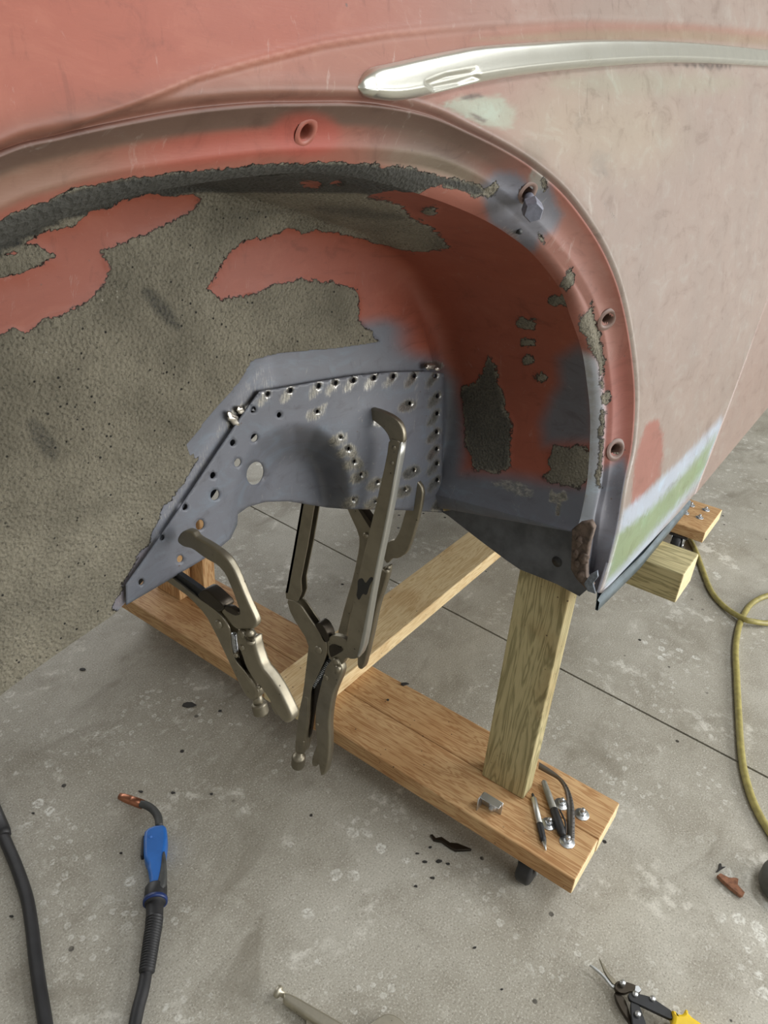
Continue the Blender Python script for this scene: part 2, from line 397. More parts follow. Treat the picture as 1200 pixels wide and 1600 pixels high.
# stations round the arch:  L outer lip, V valley, F fold into wheelhouse (pixels), B lower edge of the inner wall
st = [  # L            V            F            B
 ((-420, 520), (-420, 640), (-425, 690), (-360, 1400)),
 ((-220, 350), (-220, 470), (-222, 510), (-200, 1250)),
 ((0, 240), (0, 345), (0, 385), (0, 1085)),
 ((100, 212), (105, 305), (108, 338), (100, 1012)),
 ((200, 190), (205, 284), (208, 306), (192, 946)),
 ((300, 172), (300, 271), (302, 288), (212, 905)),
 ((400, 162), (400, 258), (400, 275), (262, 830)),
 ((480, 160), (478, 253), (476, 270), (320, 744)),
 ((560, 160), (552, 252), (548, 276), (384, 652)),
 ((617, 166), (606, 254), (602, 288), (418, 622)),
 ((680, 181), (668, 262), (660, 305), (450, 612)),
 ((733, 204), (722, 280), (708, 322), (500, 604)),
 ((792, 233), (776, 312), (757, 344), (550, 598)),
 ((838, 262), (815, 345), (796, 368), (600, 592)),
 ((885, 303), (853, 385), (832, 397), (645, 588)),
 ((932, 367), (889, 430), (873, 449), (682, 590)),
 ((961, 426), (918, 480), (893, 500), (683, 610)),
 ((978, 484), (934, 530), (909, 548), (684, 640)),
 ((990, 554), (942, 590), (917, 598), (684, 668)),
 ((995, 625), (946, 640), (922, 650), (684, 700)),
 ((990, 700), (944, 700), (921, 705), (684, 730)),
 ((977, 760), (940, 755), (917, 755), (684, 755)),
 ((967, 825), (930, 800), (909, 800), (684, 780)),
 ((956, 868), (926, 846), (903, 822), (684, 795)),
 ((938, 928), (918, 912), (899, 832), (684, 801)),
]
NU = 330
Lp = catmull([s[0] for s in st], NU); Vp = catmull([s[1] for s in st], NU); Fp = catmull([s[2] for s in st], NU); Bp = catmull([s[3] for s in st], NU)
L3 = np.array([on_body(p) for p in Lp])
V3 = np.array([on_body(p, .030) for p in Vp])
F3 = np.array([on_body(p, .046) for p in Fp])
uu = np.linspace(0, 1, NU)
def wall_y(px): return np.interp(px, [-400, 200, 400, 560, 690], [.596, .588, .574, .553, .530])
B3 = np.array([at_y(p, wall_y(p[0])) for p in Bp])
# inner corner of the wheelhouse drum
K3 = F3.copy(); K3[:, 1] = np.interp(uu, [0, .55, .8, 1], [.610, .577, .543, .530])
K3[:, 0] += np.interp(uu, [0, .5, 1], [.0, .0, .005]); K3[:, 2] -= np.interp(uu, [0, .5, .8, 1], [.02, .03, .0, .03])
K3[-1] = B3[-1]*.7+K3[-1]*.3

# ---- colour masks defined as regions of the sheet metal
RED = np.array(srgb(136, 72, 54)); REDD = np.array(srgb(158, 84, 72)); SHEEN_PINK = np.array(srgb(142, 130, 121))
GRAY = np.array(srgb(98, 100, 107)); GREEN = np.array(srgb(122, 138, 100)); OLV = np.array(srgb(140, 132, 110))
SMK = np.array(srgb(92, 82, 72)); BLW = np.array(srgb(164, 172, 184))
def layer(col, P, poly, c, soft=10, amt=1.0, jit=0):
    sd = poly_sd(P, poly)+(rng.normal(size=len(P))*jit if jit else 0)
    a = (sstep(sd, -soft, soft)*amt)[:, None]; return col*(1-a)+np.array(c)*a
def ell(cx, cy, rx, ry, rot=0, n=20):
    a = np.linspace(0, 2*math.pi, n, endpoint=False); c, s = math.cos(rot), math.sin(rot)
    return [(cx+rx*math.cos(t)*c-ry*math.sin(t)*s, cy+rx*math.cos(t)*s+ry*math.sin(t)*c) for t in a]

def finish(o, coat=None, col=None, met=None, gloss=None, dark=None):
    n = len(o.data.vertices)
    set_attr(o.data, 'coat', coat if coat is not None else np.full(n, -60.))
    set_attr(o.data, 'col', col if col is not None else np.tile(RED, (n, 1)))
    set_attr(o.data, 'met', met if met is not None else np.zeros(n))
    set_attr(o.data, 'gloss', gloss if gloss is not None else np.full(n, .5))
    set_attr(o.data, 'dark', dark if dark is not None else np.zeros(n))
    return o

# ---- outer quarter panel
seamp = [(1096, 742), (1127, 665), (1149, 610), (1171, 547), (1193, 479)]
seam3 = np.array([on_body(p) for p in seamp]); _sf = np.polyfit(seam3[:, 2], seam3[:, 0], 1)
def seam_x(z): return np.polyval(_sf, z)
XL, ZT, ZB = -.45, 1.95, .588
# outer rectangle matched to the stations
def outer(u):
    pts = np.array([(XL, .60), (XL, 1.2), (XL, ZT), (.5, ZT), (seam_x(ZT)-.003, ZT), (seam_x(1.2)-.003, 1.2), (seam_x(.9)-.003, .9), (seam_x(ZB)-.003, ZB), (1.3, ZB), (L3[-1, 0]+.012, L3[-1, 2]-.003)])
    k = [0, .06, .12, .36, .56, .72, .86, .955, .985, 1.0]
    return np.array([np.interp(u, k, pts[:, 0]), np.interp(u, k, pts[:, 1])]).T
O2 = outer(uu)
NV = 170; vv = np.linspace(0, 1, NV)**1.7
crp = [(-500, 420), (-200, 300), (0, 237), (100, 205), (205, 162), (300, 122), (400, 95), (500, 70), (600, 54), (733, 41), (908, 29), (1083, 35), (1194, 47), (1300, 60)]
cr3 = np.array([on_body(p) for p in crp])
P = np.zeros((NU, NV, 3))
for j, v in enumerate(vv):
    P[:, j, 0] = L3[:, 0]*(1-v)+O2[:, 0]*v; P[:, j, 2] = L3[:, 2]*(1-v)+O2[:, 1]*v
def panel_y(x, z):
    y = yb(np.clip(z, .4, 1.95))
    zc = np.interp(x, cr3[:, 0], cr3[:, 2]); y = y-.0028*sstep(z-zc, -.003, .002)*np.interp(x, [.0, .25], [.3, 1])-.0007*np.exp(-((z-zc)/.003)**2)
    return y
P[:, :, 1] = panel_y(P[:, :, 0], P[:, :, 2])
# rolled lip bead: pull the first rows inboard
d = np.linalg.norm(P-P[:, :1], axis=2); P[:, :, 1] += .006*np.exp(-(d/.004)**2)-.0008*np.exp(-((d-.009)/.006)**2)
quarter = grid_mesh('quarter_panel', P, BODY, car)
px = proj(verts(quarter)); n = len(px)
def bodycol(px):
    n = len(px); col = np.tile(RED*1.06, (n, 1))
    a = sstep(px[:, 0]*1.0+(px[:, 1]-200)*.15, 400, 1000)[:, None]*.9; col = col*(1-a)+SHEEN_PINK*a  # greyer and paler to the right: daylight sheen put into the paint colour
    rb = sstep(-np.abs(px[:, 1]-np.interp(px[:, 0], [c_[0] for c_ in crp], [c_[1] for c_ in crp])-1), -5, 0)*np.interp(px[:, 0], [120, 260, 620, 760], [0, .4, .4, 0]); col = col*(1-rb[:, None])+np.array(srgb(190, 140, 122))*rb[:, None]  # edge highlight of the crease painted as a thin pale line
    # tan rubbed band between crease and trim / lip
    col = layer(col, px, [(0, 240), (205, 164), (300, 124), (400, 97), (500, 72), (600, 56), (733, 43), (908, 31), (1083, 37), (1300, 60), (1300, 75), (1060, 62), (840, 64), (700, 78), (575, 106), (555, 150), (400, 158), (200, 188)], srgb(138, 92, 76), 6, .65)
    col = layer(col, px, [(740, 62), (900, 48), (1083, 48), (1300, 66), (1300, 78), (1060, 62), (840, 64)], srgb(130, 118, 96), 6, .6)
    col = layer(col, px, [(690, 165), (720, 152), (780, 150), (805, 170), (800, 200), (765, 200), (730, 185)], srgb(146, 152, 136), 6, .85, 2)
    col = layer(col, px, ell(738, 151, 18, 4, -.2), (.08, .06, .05), 2, .8, 1); col = layer(col, px, ell(745, 183, 16, 3, .5), (.10, .07, .06), 2, .8, 1)
    col = layer(col, px, ell(833, 235, 14, 22, -.6), srgb(120, 108, 98), 6, .6, 2)
    col = layer(col, px, ell(938, 255, 12, 24, -.2), srgb(118, 108, 104), 6, .75, 3); col = layer(col, px, ell(902, 187, 6, 12, -.2), srgb(118, 108, 104), 4, .6, 3)
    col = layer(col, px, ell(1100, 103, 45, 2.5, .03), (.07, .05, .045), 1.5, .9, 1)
    col = layer(col, px, ell(930, 200, 130, 70, .1), srgb(152, 140, 122), 60, .6)
    col = layer(col, px, ell(1010, 130, 150, 18, 0), srgb(140, 138, 120), 14, .5, 2)
    # darker patch, lower
    col = layer(col, px, [(985, 800), (992, 720), (1000, 690), (1012, 660), (1028, 655), (1035, 680), (1036, 710), (1030, 745), (1005, 775)], srgb(142, 80, 68), 3, .8, 1.5)
    # pale bluish filler and green zinc primer along the sill
    col = layer(col, px, [(958, 838), (972, 800), (1012, 768), (1060, 722), (1090, 692), (1127, 652), (1132, 672), (1100, 745), (1000, 872), (940, 945), (945, 900)], BLW, 5, .95, 1)
    col = layer(col, px, [(962, 836), (985, 820), (1020, 792), (1058, 752), (1092, 712), (1118, 680), (1100, 736), (1072, 772), (1022, 828), (975, 882), (948, 908)], GREEN, 6, .95, 1.5)
    return col
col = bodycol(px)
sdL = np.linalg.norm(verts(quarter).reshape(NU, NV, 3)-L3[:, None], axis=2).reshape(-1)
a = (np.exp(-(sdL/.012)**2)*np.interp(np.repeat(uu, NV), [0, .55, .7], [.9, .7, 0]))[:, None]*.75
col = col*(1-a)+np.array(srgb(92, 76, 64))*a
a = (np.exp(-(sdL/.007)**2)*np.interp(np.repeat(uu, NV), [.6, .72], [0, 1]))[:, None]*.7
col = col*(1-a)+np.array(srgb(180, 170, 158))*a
met = np.zeros(n)
for e in [ell(955, 335, 5, 26, -.5)]:
    met = np.maximum(met, sstep(poly_sd(px, e), -6, 3)*.4)
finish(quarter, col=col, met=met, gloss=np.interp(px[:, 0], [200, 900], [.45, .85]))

# ---- front fender / door panel beyond the seam
xs = np.linspace(0, 1, 60)**1.4; zs = np.linspace(ZB-.004, ZT, 90)
P = np.zeros((60, 90, 3))
for i, s_ in enumerate(xs):
    x0 = seam_x(zs)+.002; P[i, :, 0] = x0*(1-s_)+3.4*s_; P[i, :, 2] = zs
P[:, :, 1] = panel_y(P[:, :, 0], P[:, :, 2])
P[0, :, 1] += .006; P[1, :, 1] += .001
door = grid_mesh('door_panel', P, BODY, car); n = len(door.data.vertices)
finish(door, col=np.tile(SHEEN_PINK*.8+RED*.2, (n, 1)), gloss=np.full(n, .8))  # same sheen-greyed pink as the right of the quarter panel

# ---- stepped flange round the opening (L -> V -> crest -> F)
rows = []
def lerp(a, b, t): return a*(1-t)+b*t
out = np.array([0, -1, 0])
for t in np.linspace(0, 1, 26):
    r = lerp(L3, V3, t); r = r+np.array([0, .0045*math.sin(math.pi*min(1, t*1.3)), 0]); rows.append(r)
w = np.interp(uu, [0, .6, .75, 1], [.25, .3, 1, 1])[:, None]
C3 = lerp(V3, F3, .5)-w*np.array([[.004, .010, 0]])
for t in np.linspace(.1, 1, 10):
    rows.append((1-t)**2*V3+2*t*(1-t)*(C3*1.6-.6*lerp(V3, F3, .5))+t*t*F3)
P = np.stack(rows, 1)
P[:, 0, 1] += .006
holes = [((477, 205), 13, 13), ((823, 303), 13, 12), ((948, 497), 10, 8), ((962, 701), 10, 8)]
def keep(c):
    q = proj(c); k = np.ones(len(c), bool)
    for (hc, rx, ry) in holes: k &= ((q[:, 0]-hc[0])/rx)**2+((q[:, 1]-hc[1])/ry)**2 > 1
    return k
FG = P.copy(); FPX = proj(FG.reshape(-1, 3))
flange = grid_mesh('wheel_arch_flange', P, BODY, car, keep)
px = proj(verts(flange)); n = len(px)
col = np.tile(np.array(srgb(136, 82, 68)), (n, 1))
t_ = np.tile(np.linspace(0, 1, P.shape[1]), NU); u_ = np.repeat(uu, P.shape[1])
def band(c, a0, a1, b0, b1, amt, s=.06):
    global col
    m = sstep(t_, a0-s, a0+s)*(1-sstep(t_, a1-s, a1+s))*sstep(u_, b0-s, b0+s)*(1-sstep(u_, b1-s, b1+s))
    m = (m*amt)[:, None]; col = col*(1-m)+np.array(c)*m
band(srgb(84, 72, 62), 0, .28, -.2, .52, .85); band(srgb(122, 104, 88), .25, .6, -.2, .17, .6)
band(srgb(146, 74, 60), .3, .62, .18, .30, .9); band(srgb(90, 78, 68), .25, .75, .36, .50, .85); band(srgb(122, 114, 96), .5, .8, .37, .50, .5)
band(srgb(132, 98, 88), .1, .9, .52, .7, .5); band(srgb(134, 76, 64), .1, .7, .72, .90, .8)
col = layer(col, px, ell(477, 210, 55, 34), srgb(148, 70, 58), 12, .8)
col = layer(col, px, [(752, 290), (775, 268), (805, 270), (830, 290), (860, 290), (870, 320), (880, 335), (868, 360), (845, 372), (835, 392), (820, 395), (800, 370), (765, 350), (757, 320)], GRAY*.95, 9, .95, 1)
col = layer(col, px, ell(842, 280, 14, 16), srgb(138, 142, 132), 5, .7, 2)
col = layer(col, px, [(925, 748), (945, 730), (975, 715), (985, 760), (965, 870), (950, 945), (900, 930), (880, 840)], GRAY*.98, 8, .95)
col = layer(col, px, [(905, 550), (935, 560), (945, 640), (938, 740), (915, 860), (890, 835), (905, 760), (912, 660)], np.array(srgb(176, 182, 188)), 8, .9)  # pale strip paints in the highlight along the rounded fold
col = layer(col, px, ell(948, 520, 26, 50), srgb(150, 110, 98), 14, .5)
coat = np.full(n, -60.)
ridge = [(-500, 640), (-200, 460), (0, 342), (60, 318), (110, 300), (160, 286), (240, 274), (300, 268), (380, 258), (480, 255), (560, 256), (640, 262), (700, 278), (745, 288), (760, 300), (745, 306), (690, 288), (655, 300), (640, 310), (560, 300), (300, 300), (100, 345), (0, 400), (-500, 760)]
spots = [ridge, [(882, 432), (892, 418), (896, 436), (886, 456), (877, 444)], [(918, 486), (925, 470), (928, 500), (938, 528), (943, 560), (942, 600), (936, 575), (924, 545), (908, 520), (905, 500)],
         [(936, 590), (943, 592), (942, 604), (936, 600)], [(940, 620), (950, 612), (955, 618), (946, 632), (940, 632)], [(756, 296), (775, 284), (782, 292), (765, 304), (754, 302)],
         [(842, 366), (850, 374), (858, 380), (850, 384), (845, 376)], [(845, 286), (850, 276), (856, 290), (850, 300)], [(938, 640), (944, 640), (942, 700), (938, 760), (930, 760), (936, 700)]]
for s_ in spots: coat = np.maximum(coat, poly_sd(px, s_)*1.0)
for s_ in [ell(962, 701, 26, 20)]: coat = np.maximum(coat, poly_sd(px, s_)-14)
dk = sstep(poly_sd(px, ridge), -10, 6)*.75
met = np.zeros(n)
met = np.maximum(met, sstep(poly_sd(px, [(912, 548), (924, 552), (932, 640), (926, 740), (905, 828), (898, 832), (912, 740), (918, 640)]), -5, 2)*.46)
met = np.maximum(met, sstep(poly_sd(px, ell(800, 365, 18, 6, .7)), -6, 3)*.5)
finish(flange, coat, col, met, np.full(n, .45), dk)

# ---- wheelhouse: drum + inner wall in one sheet
rows = []
for t in np.linspace(0, .86, 46): rows.append(lerp(F3, K3, t))
A = lerp(F3, K3, .86); wt = np.clip(.10/np.linalg.norm(B3-K3, axis=1), .05, .45)[:, None]; Bq = K3*(1-wt)+B3*wt
wt2 = np.interp(uu, [0, .9, 1], [1, 1, .05])[:, None]; Bq = K3*(1-wt*wt2)+B3*wt*wt2
for t in np.linspace(0, 1, 22)[1:]: rows.append((1-t)**2*A+2*t*(1-t)*K3+t*t*Bq)
for t in np.linspace(0, 1, 110)[1:]: rows.append(lerp(Bq, B3, t))
P = np.stack(rows, 1)
tub = grid_mesh('wheelhouse', P, BODY, car)
co_ = verts(tub); px = proj(co_); n = len(px)
red_a = [(-300, 560), (-60, 440), (0, 403), (35, 383), (62, 366), (118, 350), (140, 327), (165, 330), (190, 312), (235, 301), (262, 305), (300, 302), (311, 312), (300, 328), (270, 345), (240, 360), (215, 370), (185, 382), (160, 390), (153, 396), (166, 408), (169, 425), (160, 450), (140, 468), (110, 484), (80, 495), (60, 508), (42, 519), (20, 515), (0, 523), (-100, 560), (-300, 650)]
isl = [(-10, 402), (40, 388), (65, 383), (88, 398), (70, 412), (35, 425), (-10, 436)]
red_b = [(323, 452), (332, 440), (345, 415), (358, 395), (385, 373), (420, 368), (445, 357), (475, 362), (510, 360), (555, 368), (587, 379), (646, 394), (701, 388), (695, 373), (669, 350), (640, 338), (625, 318), (570, 305), (600, 298), (640, 300), (665, 285), (700, 280), (760, 300), (860, 380), (930, 500), (960, 700), (940, 860), (700, 860), (690, 640), (625, 570), (600, 545), (590, 530), (575, 515), (560, 500), (562, 480), (558, 455), (535, 445), (500, 438), (470, 438), (425, 443), (400, 458), (385, 460), (365, 468), (345, 468)]
c3 = [(722, 605), (745, 598), (755, 575), (765, 556), (775, 570), (780, 600), (790, 620), (787, 640), (800, 655), (803, 670), (797, 700), (798, 730), (780, 738), (740, 735), (730, 700), (725, 650), (720, 620)]
c4 = [(862, 700), (910, 697), (925, 715), (920, 745), (905, 762), (860, 755), (848, 745), (860, 735), (857, 715)]
primer = [(385, 600), (400, 573), (440, 562), (520, 556), (600, 545), (680, 560), (712, 596), (724, 650), (726, 700), (722, 736), (800, 742), (850, 752), (930, 760), (930, 870), (600, 860), (300, 700)]
prA = poly_sd(px, primer)
red = np.maximum(poly_sd(px, red_a), poly_sd(px, red_b)); red = np.minimum(red, -poly_sd(px, isl))
coat = np.minimum(-red, 60.)
for c_ in (c3, c4): coat = np.maximum(coat, poly_sd(px, c_))
for e in (ell(822, 505, 13, 6, .2), ell(825, 535, 9, 5), ell(824, 562, 8, 6), ell(845, 590, 8, 4), ell(868, 470, 8, 5), ell(672, 328, 9, 5), ell(885, 468, 10, 8)): coat = np.maximum(coat, poly_sd(px, e)+2)
for e in (ell(485, 285, 16, 4, .05), ell(526, 284, 8, 3, -.2)): coat = np.minimum(coat, -poly_sd(px, e)-1)
coat = np.where(prA > -12, np.minimum(coat, np.where((poly_sd(px, c4) > -9) | (poly_sd(px, c3) > -9), coat, -8-prA*.3)), coat)
col = np.tile(RED*1.0, (n, 1))
g2 = [(872, 560), (905, 540), (925, 560), (930, 690), (850, 695), (845, 660), (862, 620), (875, 600)]
aa = (sstep(prA, -60, -30)*(1-sstep(px[:, 0], 600, 660)))[:, None]; col = col*(1-aa)+GRAY*.92*aa
col = layer(col, px, primer, GRAY*.92, 18, 1.0); col = layer(col, px, g2, GRAY*.85, 16, .95)
strip = [(176, 950), (196, 905), (232, 850), (258, 790), (285, 760), (345, 660), (385, 600), (420, 560), (430, 600), (400, 640), (300, 780), (200, 950)]
ssd = poly_sd(px, strip); sm = sstep(ssd, -14, 4); aa = sstep(ssd, -60, -30)[:, None]*.999; col = col*(1-aa)+GRAY*aa
coat = np.where(ssd > -10, np.minimum(coat, -ssd-2), coat)
col = col*(1-sm[:, None])+(GRAY*1.25)*sm[:, None]
col = layer(col, px, [(176, 950), (180, 900), (200, 880), (235, 850), (230, 900), (200, 950)], srgb(120, 112, 116), 8, .9)
met = sm*.40
met = np.maximum(met, sstep(poly_sd(px, ell(370, 650, 22, 11, -1.0)), -6, 5)*.95)
met = np.maximum(met, sstep(poly_sd(px, [(768, 752), (790, 748), (815, 752), (835, 766), (832, 778), (808, 776), (790, 766), (770, 760)]), -4, 3)*.6)
met = np.maximum(met, sstep(poly_sd(px, [(858, 760), (868, 772), (884, 766), (888, 780), (878, 785), (874, 806), (868, 806), (870, 788), (858, 784)]), -3, 2)*.85)
met = np.maximum(met, sstep(poly_sd(px, ell(760, 800, 10, 4)), -4, 2)*.5)
met = np.maximum(met, sstep(poly_sd(px, ell(678, 571, 16, 7)), -4, 3)*.9)
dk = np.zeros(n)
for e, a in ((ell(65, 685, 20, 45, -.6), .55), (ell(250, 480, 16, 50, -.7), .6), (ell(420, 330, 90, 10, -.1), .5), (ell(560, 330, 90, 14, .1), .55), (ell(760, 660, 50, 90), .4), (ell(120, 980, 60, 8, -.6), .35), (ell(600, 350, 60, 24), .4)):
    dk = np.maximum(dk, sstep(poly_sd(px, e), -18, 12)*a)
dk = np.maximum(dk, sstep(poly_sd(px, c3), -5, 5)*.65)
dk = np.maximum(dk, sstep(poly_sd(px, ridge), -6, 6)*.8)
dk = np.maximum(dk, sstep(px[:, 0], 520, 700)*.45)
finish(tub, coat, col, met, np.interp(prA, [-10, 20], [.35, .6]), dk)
# relief of the thick undercoating
me = tub.data; nr = np.empty(n*3, np.float32); me.vertices.foreach_get('normal', nr); nr = nr.reshape(-1, 3)
sgn = np.sign(((CAM-co_)*nr).sum(1))[:, None]
edge_ = np.tile(np.minimum(1, np.arange(P.shape[1])/5.0), NU)
co_ += nr*sgn*(edge_*sstep(coat, -3, 3)*.0016+edge_*rng.normal(size=n)*.0002*(coat > 0))[:, None]
me.vertices.foreach_set('co', co_.astype(np.float32).reshape(-1)); me.update()
tub['label'] = 'wheelhouse with flaking grey undercoating over red primer'

# outer shadow side: the closed body behind (hidden structure that blocks light as the real body does)
roofp = [(-.45, .66, 1.95), (-.45, 1.9, 1.95), (3.4, 1.9, 1.95), (3.4, .66, 1.95)]
slab('body_top', [np.array(p, float) for p in roofp], np.array([0, 0, .01]), GREYM, car, 0)
for a, b in (((seam_x(.58), .26, .60), (3.4, 1.9, .60)),):
    slab('floor_pan', [np.array(p, float) for p in ((1.0, .27, .600), (3.4, .27, .600), (3.4, 1.9, .600), (1.0, 1.9, .600))], np.array([0, 0, .003]), BLACKM, car, 0)

# ---- bolt-hole collars in the flange, with dark cups behind
def collar(c, rx, off, mat=BODY):
    k_ = np.argmin(np.hypot(*(FPX-np.array(c)).T)); i_, j_ = divmod(int(k_), FG.shape[1]); p = FG[i_, j_]
    nn = np.cross(FG[min(i_+3, FG.shape[0]-1), j_]-FG[i_-3, j_], FG[i_, min(j_+2, FG.shape[1]-1)]-FG[i_, j_-2]); nn /= np.linalg.norm(nn)
    if nn@(CAM-p) < 0: nn = -nn
    s_ = rx*np.linalg.norm(p-CAM)/F
    o = lathe('bolt_hole', p-nn*s_*1.5, p+nn*s_*.24, [(0, s_*.55), (.25, s_*.62), (.75, s_*.68), (.92, s_*.80), (.99, s_*1.0), (.985, s_*1.2), (.93, s_*1.45)], mat, car, 28, False)
    k = len(o.data.vertices); finish(o, col=np.tile(np.array(srgb(146, 84, 70)) if c[0] < 600 else np.array(srgb(120, 96, 86)), (k, 1)), gloss=np.full(k, .6))
    lathe('hole_backing', p-nn*s_*1.7, p-nn*s_*1.55, [(0, s_*.8), (1, s_*.8)], BLACK, o, 20)
    return p, nn, s_
collar((477, 205), 15, .020); collar((948, 497), 12, .020); collar((962, 701), 12, .020)
p, nn, s_ = collar((823, 302), 13, .022)
# grey painted bolt standing out of its hole
q = on_body((833, 330), -.006); gb = thing('b', '', '') if False else None
GPB = simple('grey primer on bolt', srgb(118, 120, 132), .45, 0, .15, 150, .6)
pb = on_body((826, 308), .02)
lathe('bolt', pb+(pb-q)*.3, q, [(0, .0052), (.72, .0052)], GPB, car, 20)
ax = (q-pb)/np.linalg.norm(q-pb)
bh = lathe('bolt_head', lerp(pb, q, .62), q+ax*.006, [(0, .0085), (.08, .0095), (.85, .0095), (1, .0082)], GPB, car, 6); bh.data.polygons.foreach_set('use_smooth', [False]*len(bh.data.polygons))
lathe('bolt_hole', on_body((813, 362), .034), on_body((813, 362), .036)+np.array([0, .004, 0]), [(0, .0028), (1, .0026)], BLACK, car, 14)

# ---- bright side trim
tt = [(558, 134), (564, 119), (580, 106), (610, 99), (650, 90), (700, 80), (750, 72), (840, 66), (930, 62), (1060, 65), (1200, 78), (1320, 92)]
tb = [(558, 138), (566, 148), (582, 154), (612, 157), (650, 152), (700, 140), (750, 128), (830, 115), (950, 103), (1060, 98), (1200, 104), (1320, 112)]
NT_ = 220; T3 = np.array([on_body(p, 0) for p in catmull(tt, NT_)]); U3 = np.array([on_body(p, 0) for p in catmull(tb, NT_)])
T3[:, 1] = panel_y(T3[:, 0], T3[:, 2]); U3[:, 1] = panel_y(U3[:, 0], U3[:, 2])
T3 = np.array([on_body(p, q_[1]-yb(q_[2])) for p, q_ in zip(catmull(tt, NT_), T3)]); U3 = np.array([on_body(p, q_[1]-yb(q_[2])) for p, q_ in zip(catmull(tb, NT_), U3)])
rows = []; pr = [(0, .25), (0, -.3), (.03, -.6), (.10, -.8), (.3, -.95), (.55, -1.05), (.68, -1.1), (.76, -1.0), (.86, -.8), (.95, -.55), (1, -.25), (1, .25)]
pr2 = catmull(pr, 34); wd = np.linalg.norm(T3-U3, axis=1)
for (t, h) in pr2: rows.append(lerp(T3, U3, t)+np.array([0, 1, 0])*(h*np.minimum(.0085, wd*.55))[:, None])
P = np.stack(rows, 1)
# dent in the trim above the lower edge
q = proj(P.reshape(-1, 3)); dn = sstep(poly_sd(q, [(668, 130), (700, 118), (745, 110), (748, 122), (720, 132), (680, 140)]), -6, 4).reshape(P.shape[:2]); P[:, :, 1] += dn*.0035
trim_o = grid_mesh('chrome_trim', P, CHROME, car); trim_o['label'] = 'bright metal side moulding with a dented rounded tip'
trim_o.modifiers.new('sub', 'SUBSURF').levels = 0

# ---- sill: pinch flange, closing plate and torn corner
ed = [(-1, 0)]
sx0 = .952
def strip3(name, A, B, mat, th=.002):
    return slab(name, [np.array(a, float) for a in A]+[np.array(b, float) for b in B[::-1]], np.array([0, th, 0]), mat, car, 0)
FL = simple('dark blue-grey sill edge', srgb(88, 100, 106), .4, 0, .25, 40)
xe = np.linspace(L3[-1, 0]-.001, seam_x(.58), 30); zo_ = np.interp(xe, [L3[-1, 0], 1.1], [L3[-1, 2]-.0005-ZB, 0])
bm = bmesh.new()
for x in xe[:-1]: pass
rows = []
for (dy, z) in ((.001, ZB+.002), (.003, .583), (.004, .577), (.0005, .575), (.0, .560), (.004, .560), (.006, .580), (.008, .592)):
    rows.append(np.stack([xe, np.full_like(xe, yb(ZB)+dy), z+zo_], 1))
sf = grid_mesh('sill_flange', np.stack(rows, 1), FL, car)
def at_s(p, off=0.):
    x = .93
    for _ in range(12): x = .905+(at_x(p, x)[1]-.225)*.11+off
    return at_x(p, x)
plate_px = [(690, 800), (745, 790), (800, 800), (850, 812), (912, 826), (915, 880), (925, 915), (905, 932), (870, 913), (812, 890), (790, 875), (750, 845), (700, 806)]
PL = simple('dark primer plate', (.085, .09, .10), .5, 0, .35, 22)
slab('sill_end_plate', [at_s(p, .004) for p in plate_px], np.array([.003, 0, 0]), PL, car, .0008)
lathe('bolt_hole', at_s((870, 878), .0032), at_s((870, 878), .0032)+np.array([.003, -.0004, 0]), [(0, .0085), (1, .0085)], BLACK, car, 24)
0 and slab('closing_panel', [at_s(p, -.006) for p in ((931, 820), (965, 812), (958, 868), (945, 905), (934, 940), (926, 925), (920, 906), (926, 900))], np.array([.003, 0, 0]), simple('grey primer panel', srgb(96, 96, 104), .5), car, .0006)
# rusty sealant tongue at the corner
P0 = [at_s(p, -.014) for p in ((893, 828), (905, 818), (922, 815), (928, 826), (921, 850), (916, 880), (916, 902), (926, 916), (920, 926), (900, 906), (891, 890), (892, 855))]
sl = slab('sealant_strip', P0, np.array([.012, 0, 0]), RUST, car, .003, 3)
def blob(name, c3, r, sc, mat, parent, seed=0, rough=.35, rot=0):
    bm = bmesh.new(); bmesh.ops.create_icosphere(bm, subdivisions=3, radius=1)
    rg = random.Random(seed); ph = [rg.uniform(0, 6) for _ in range(6)]
    for v in bm.verts:
        k = 1+rough*(.4*math.sin(3*v.co.x+ph[0])*math.sin(4*v.co.y+ph[1])+.3*math.sin(7*v.co.z+ph[2]+3*v.co.x)+.2*math.sin(11*v.co.y+ph[3])*math.sin(9*v.co.x+ph[4]))
        v.co = Vector((v.co.x*sc[0], v.co.y*sc[1], v.co.z*sc[2]))*k*r
    bmesh.ops.rotate(bm, verts=bm.verts, matrix=Matrix.Rotation(rot, 3, 'Y'))
    bmesh.ops.translate(bm, verts=bm.verts, vec=Vector(c3)); return obj(name, bm, mat, parent, True)
for k, (p, w_) in enumerate([((905, 846), .006), ((912, 872), .007), ((902, 880), .005), ((908, 900), .006), ((900, 866), .005)]):
    blob('sealant_lump', at_s(p, -.014), w_, (.6, 1, 1.4), RUST, car, k)
slab('torn_edge', [at_s(p, -.016) for p in ((912, 912), (922, 898), (933, 892), (934, 902), (926, 912), (930, 928), (918, 924))], np.array([.004, .0, 0]), simple('ragged sheet edge', srgb(120, 128, 138), .4, .4, .3, 200, .8), car, .0006)
WB = brushed('weld metal', srgb(205, 200, 190), .3, False, .6)
for k, (p, r_, sc, ro, yy) in enumerate([((672, 573), .0075, (1.5, .35, .6), .1, .527), ((684, 577), .004, (1.4, .5, .6), .3, .525), ((365, 655), .007, (.7, .35, 1.8), -.8, .573), ((376, 641), .005, (.8, .35, 1.4), -.8, .572)]):
    blob('weld_bead', at_y(p, yy), r_, sc, WB, car, k+20, .5, ro)

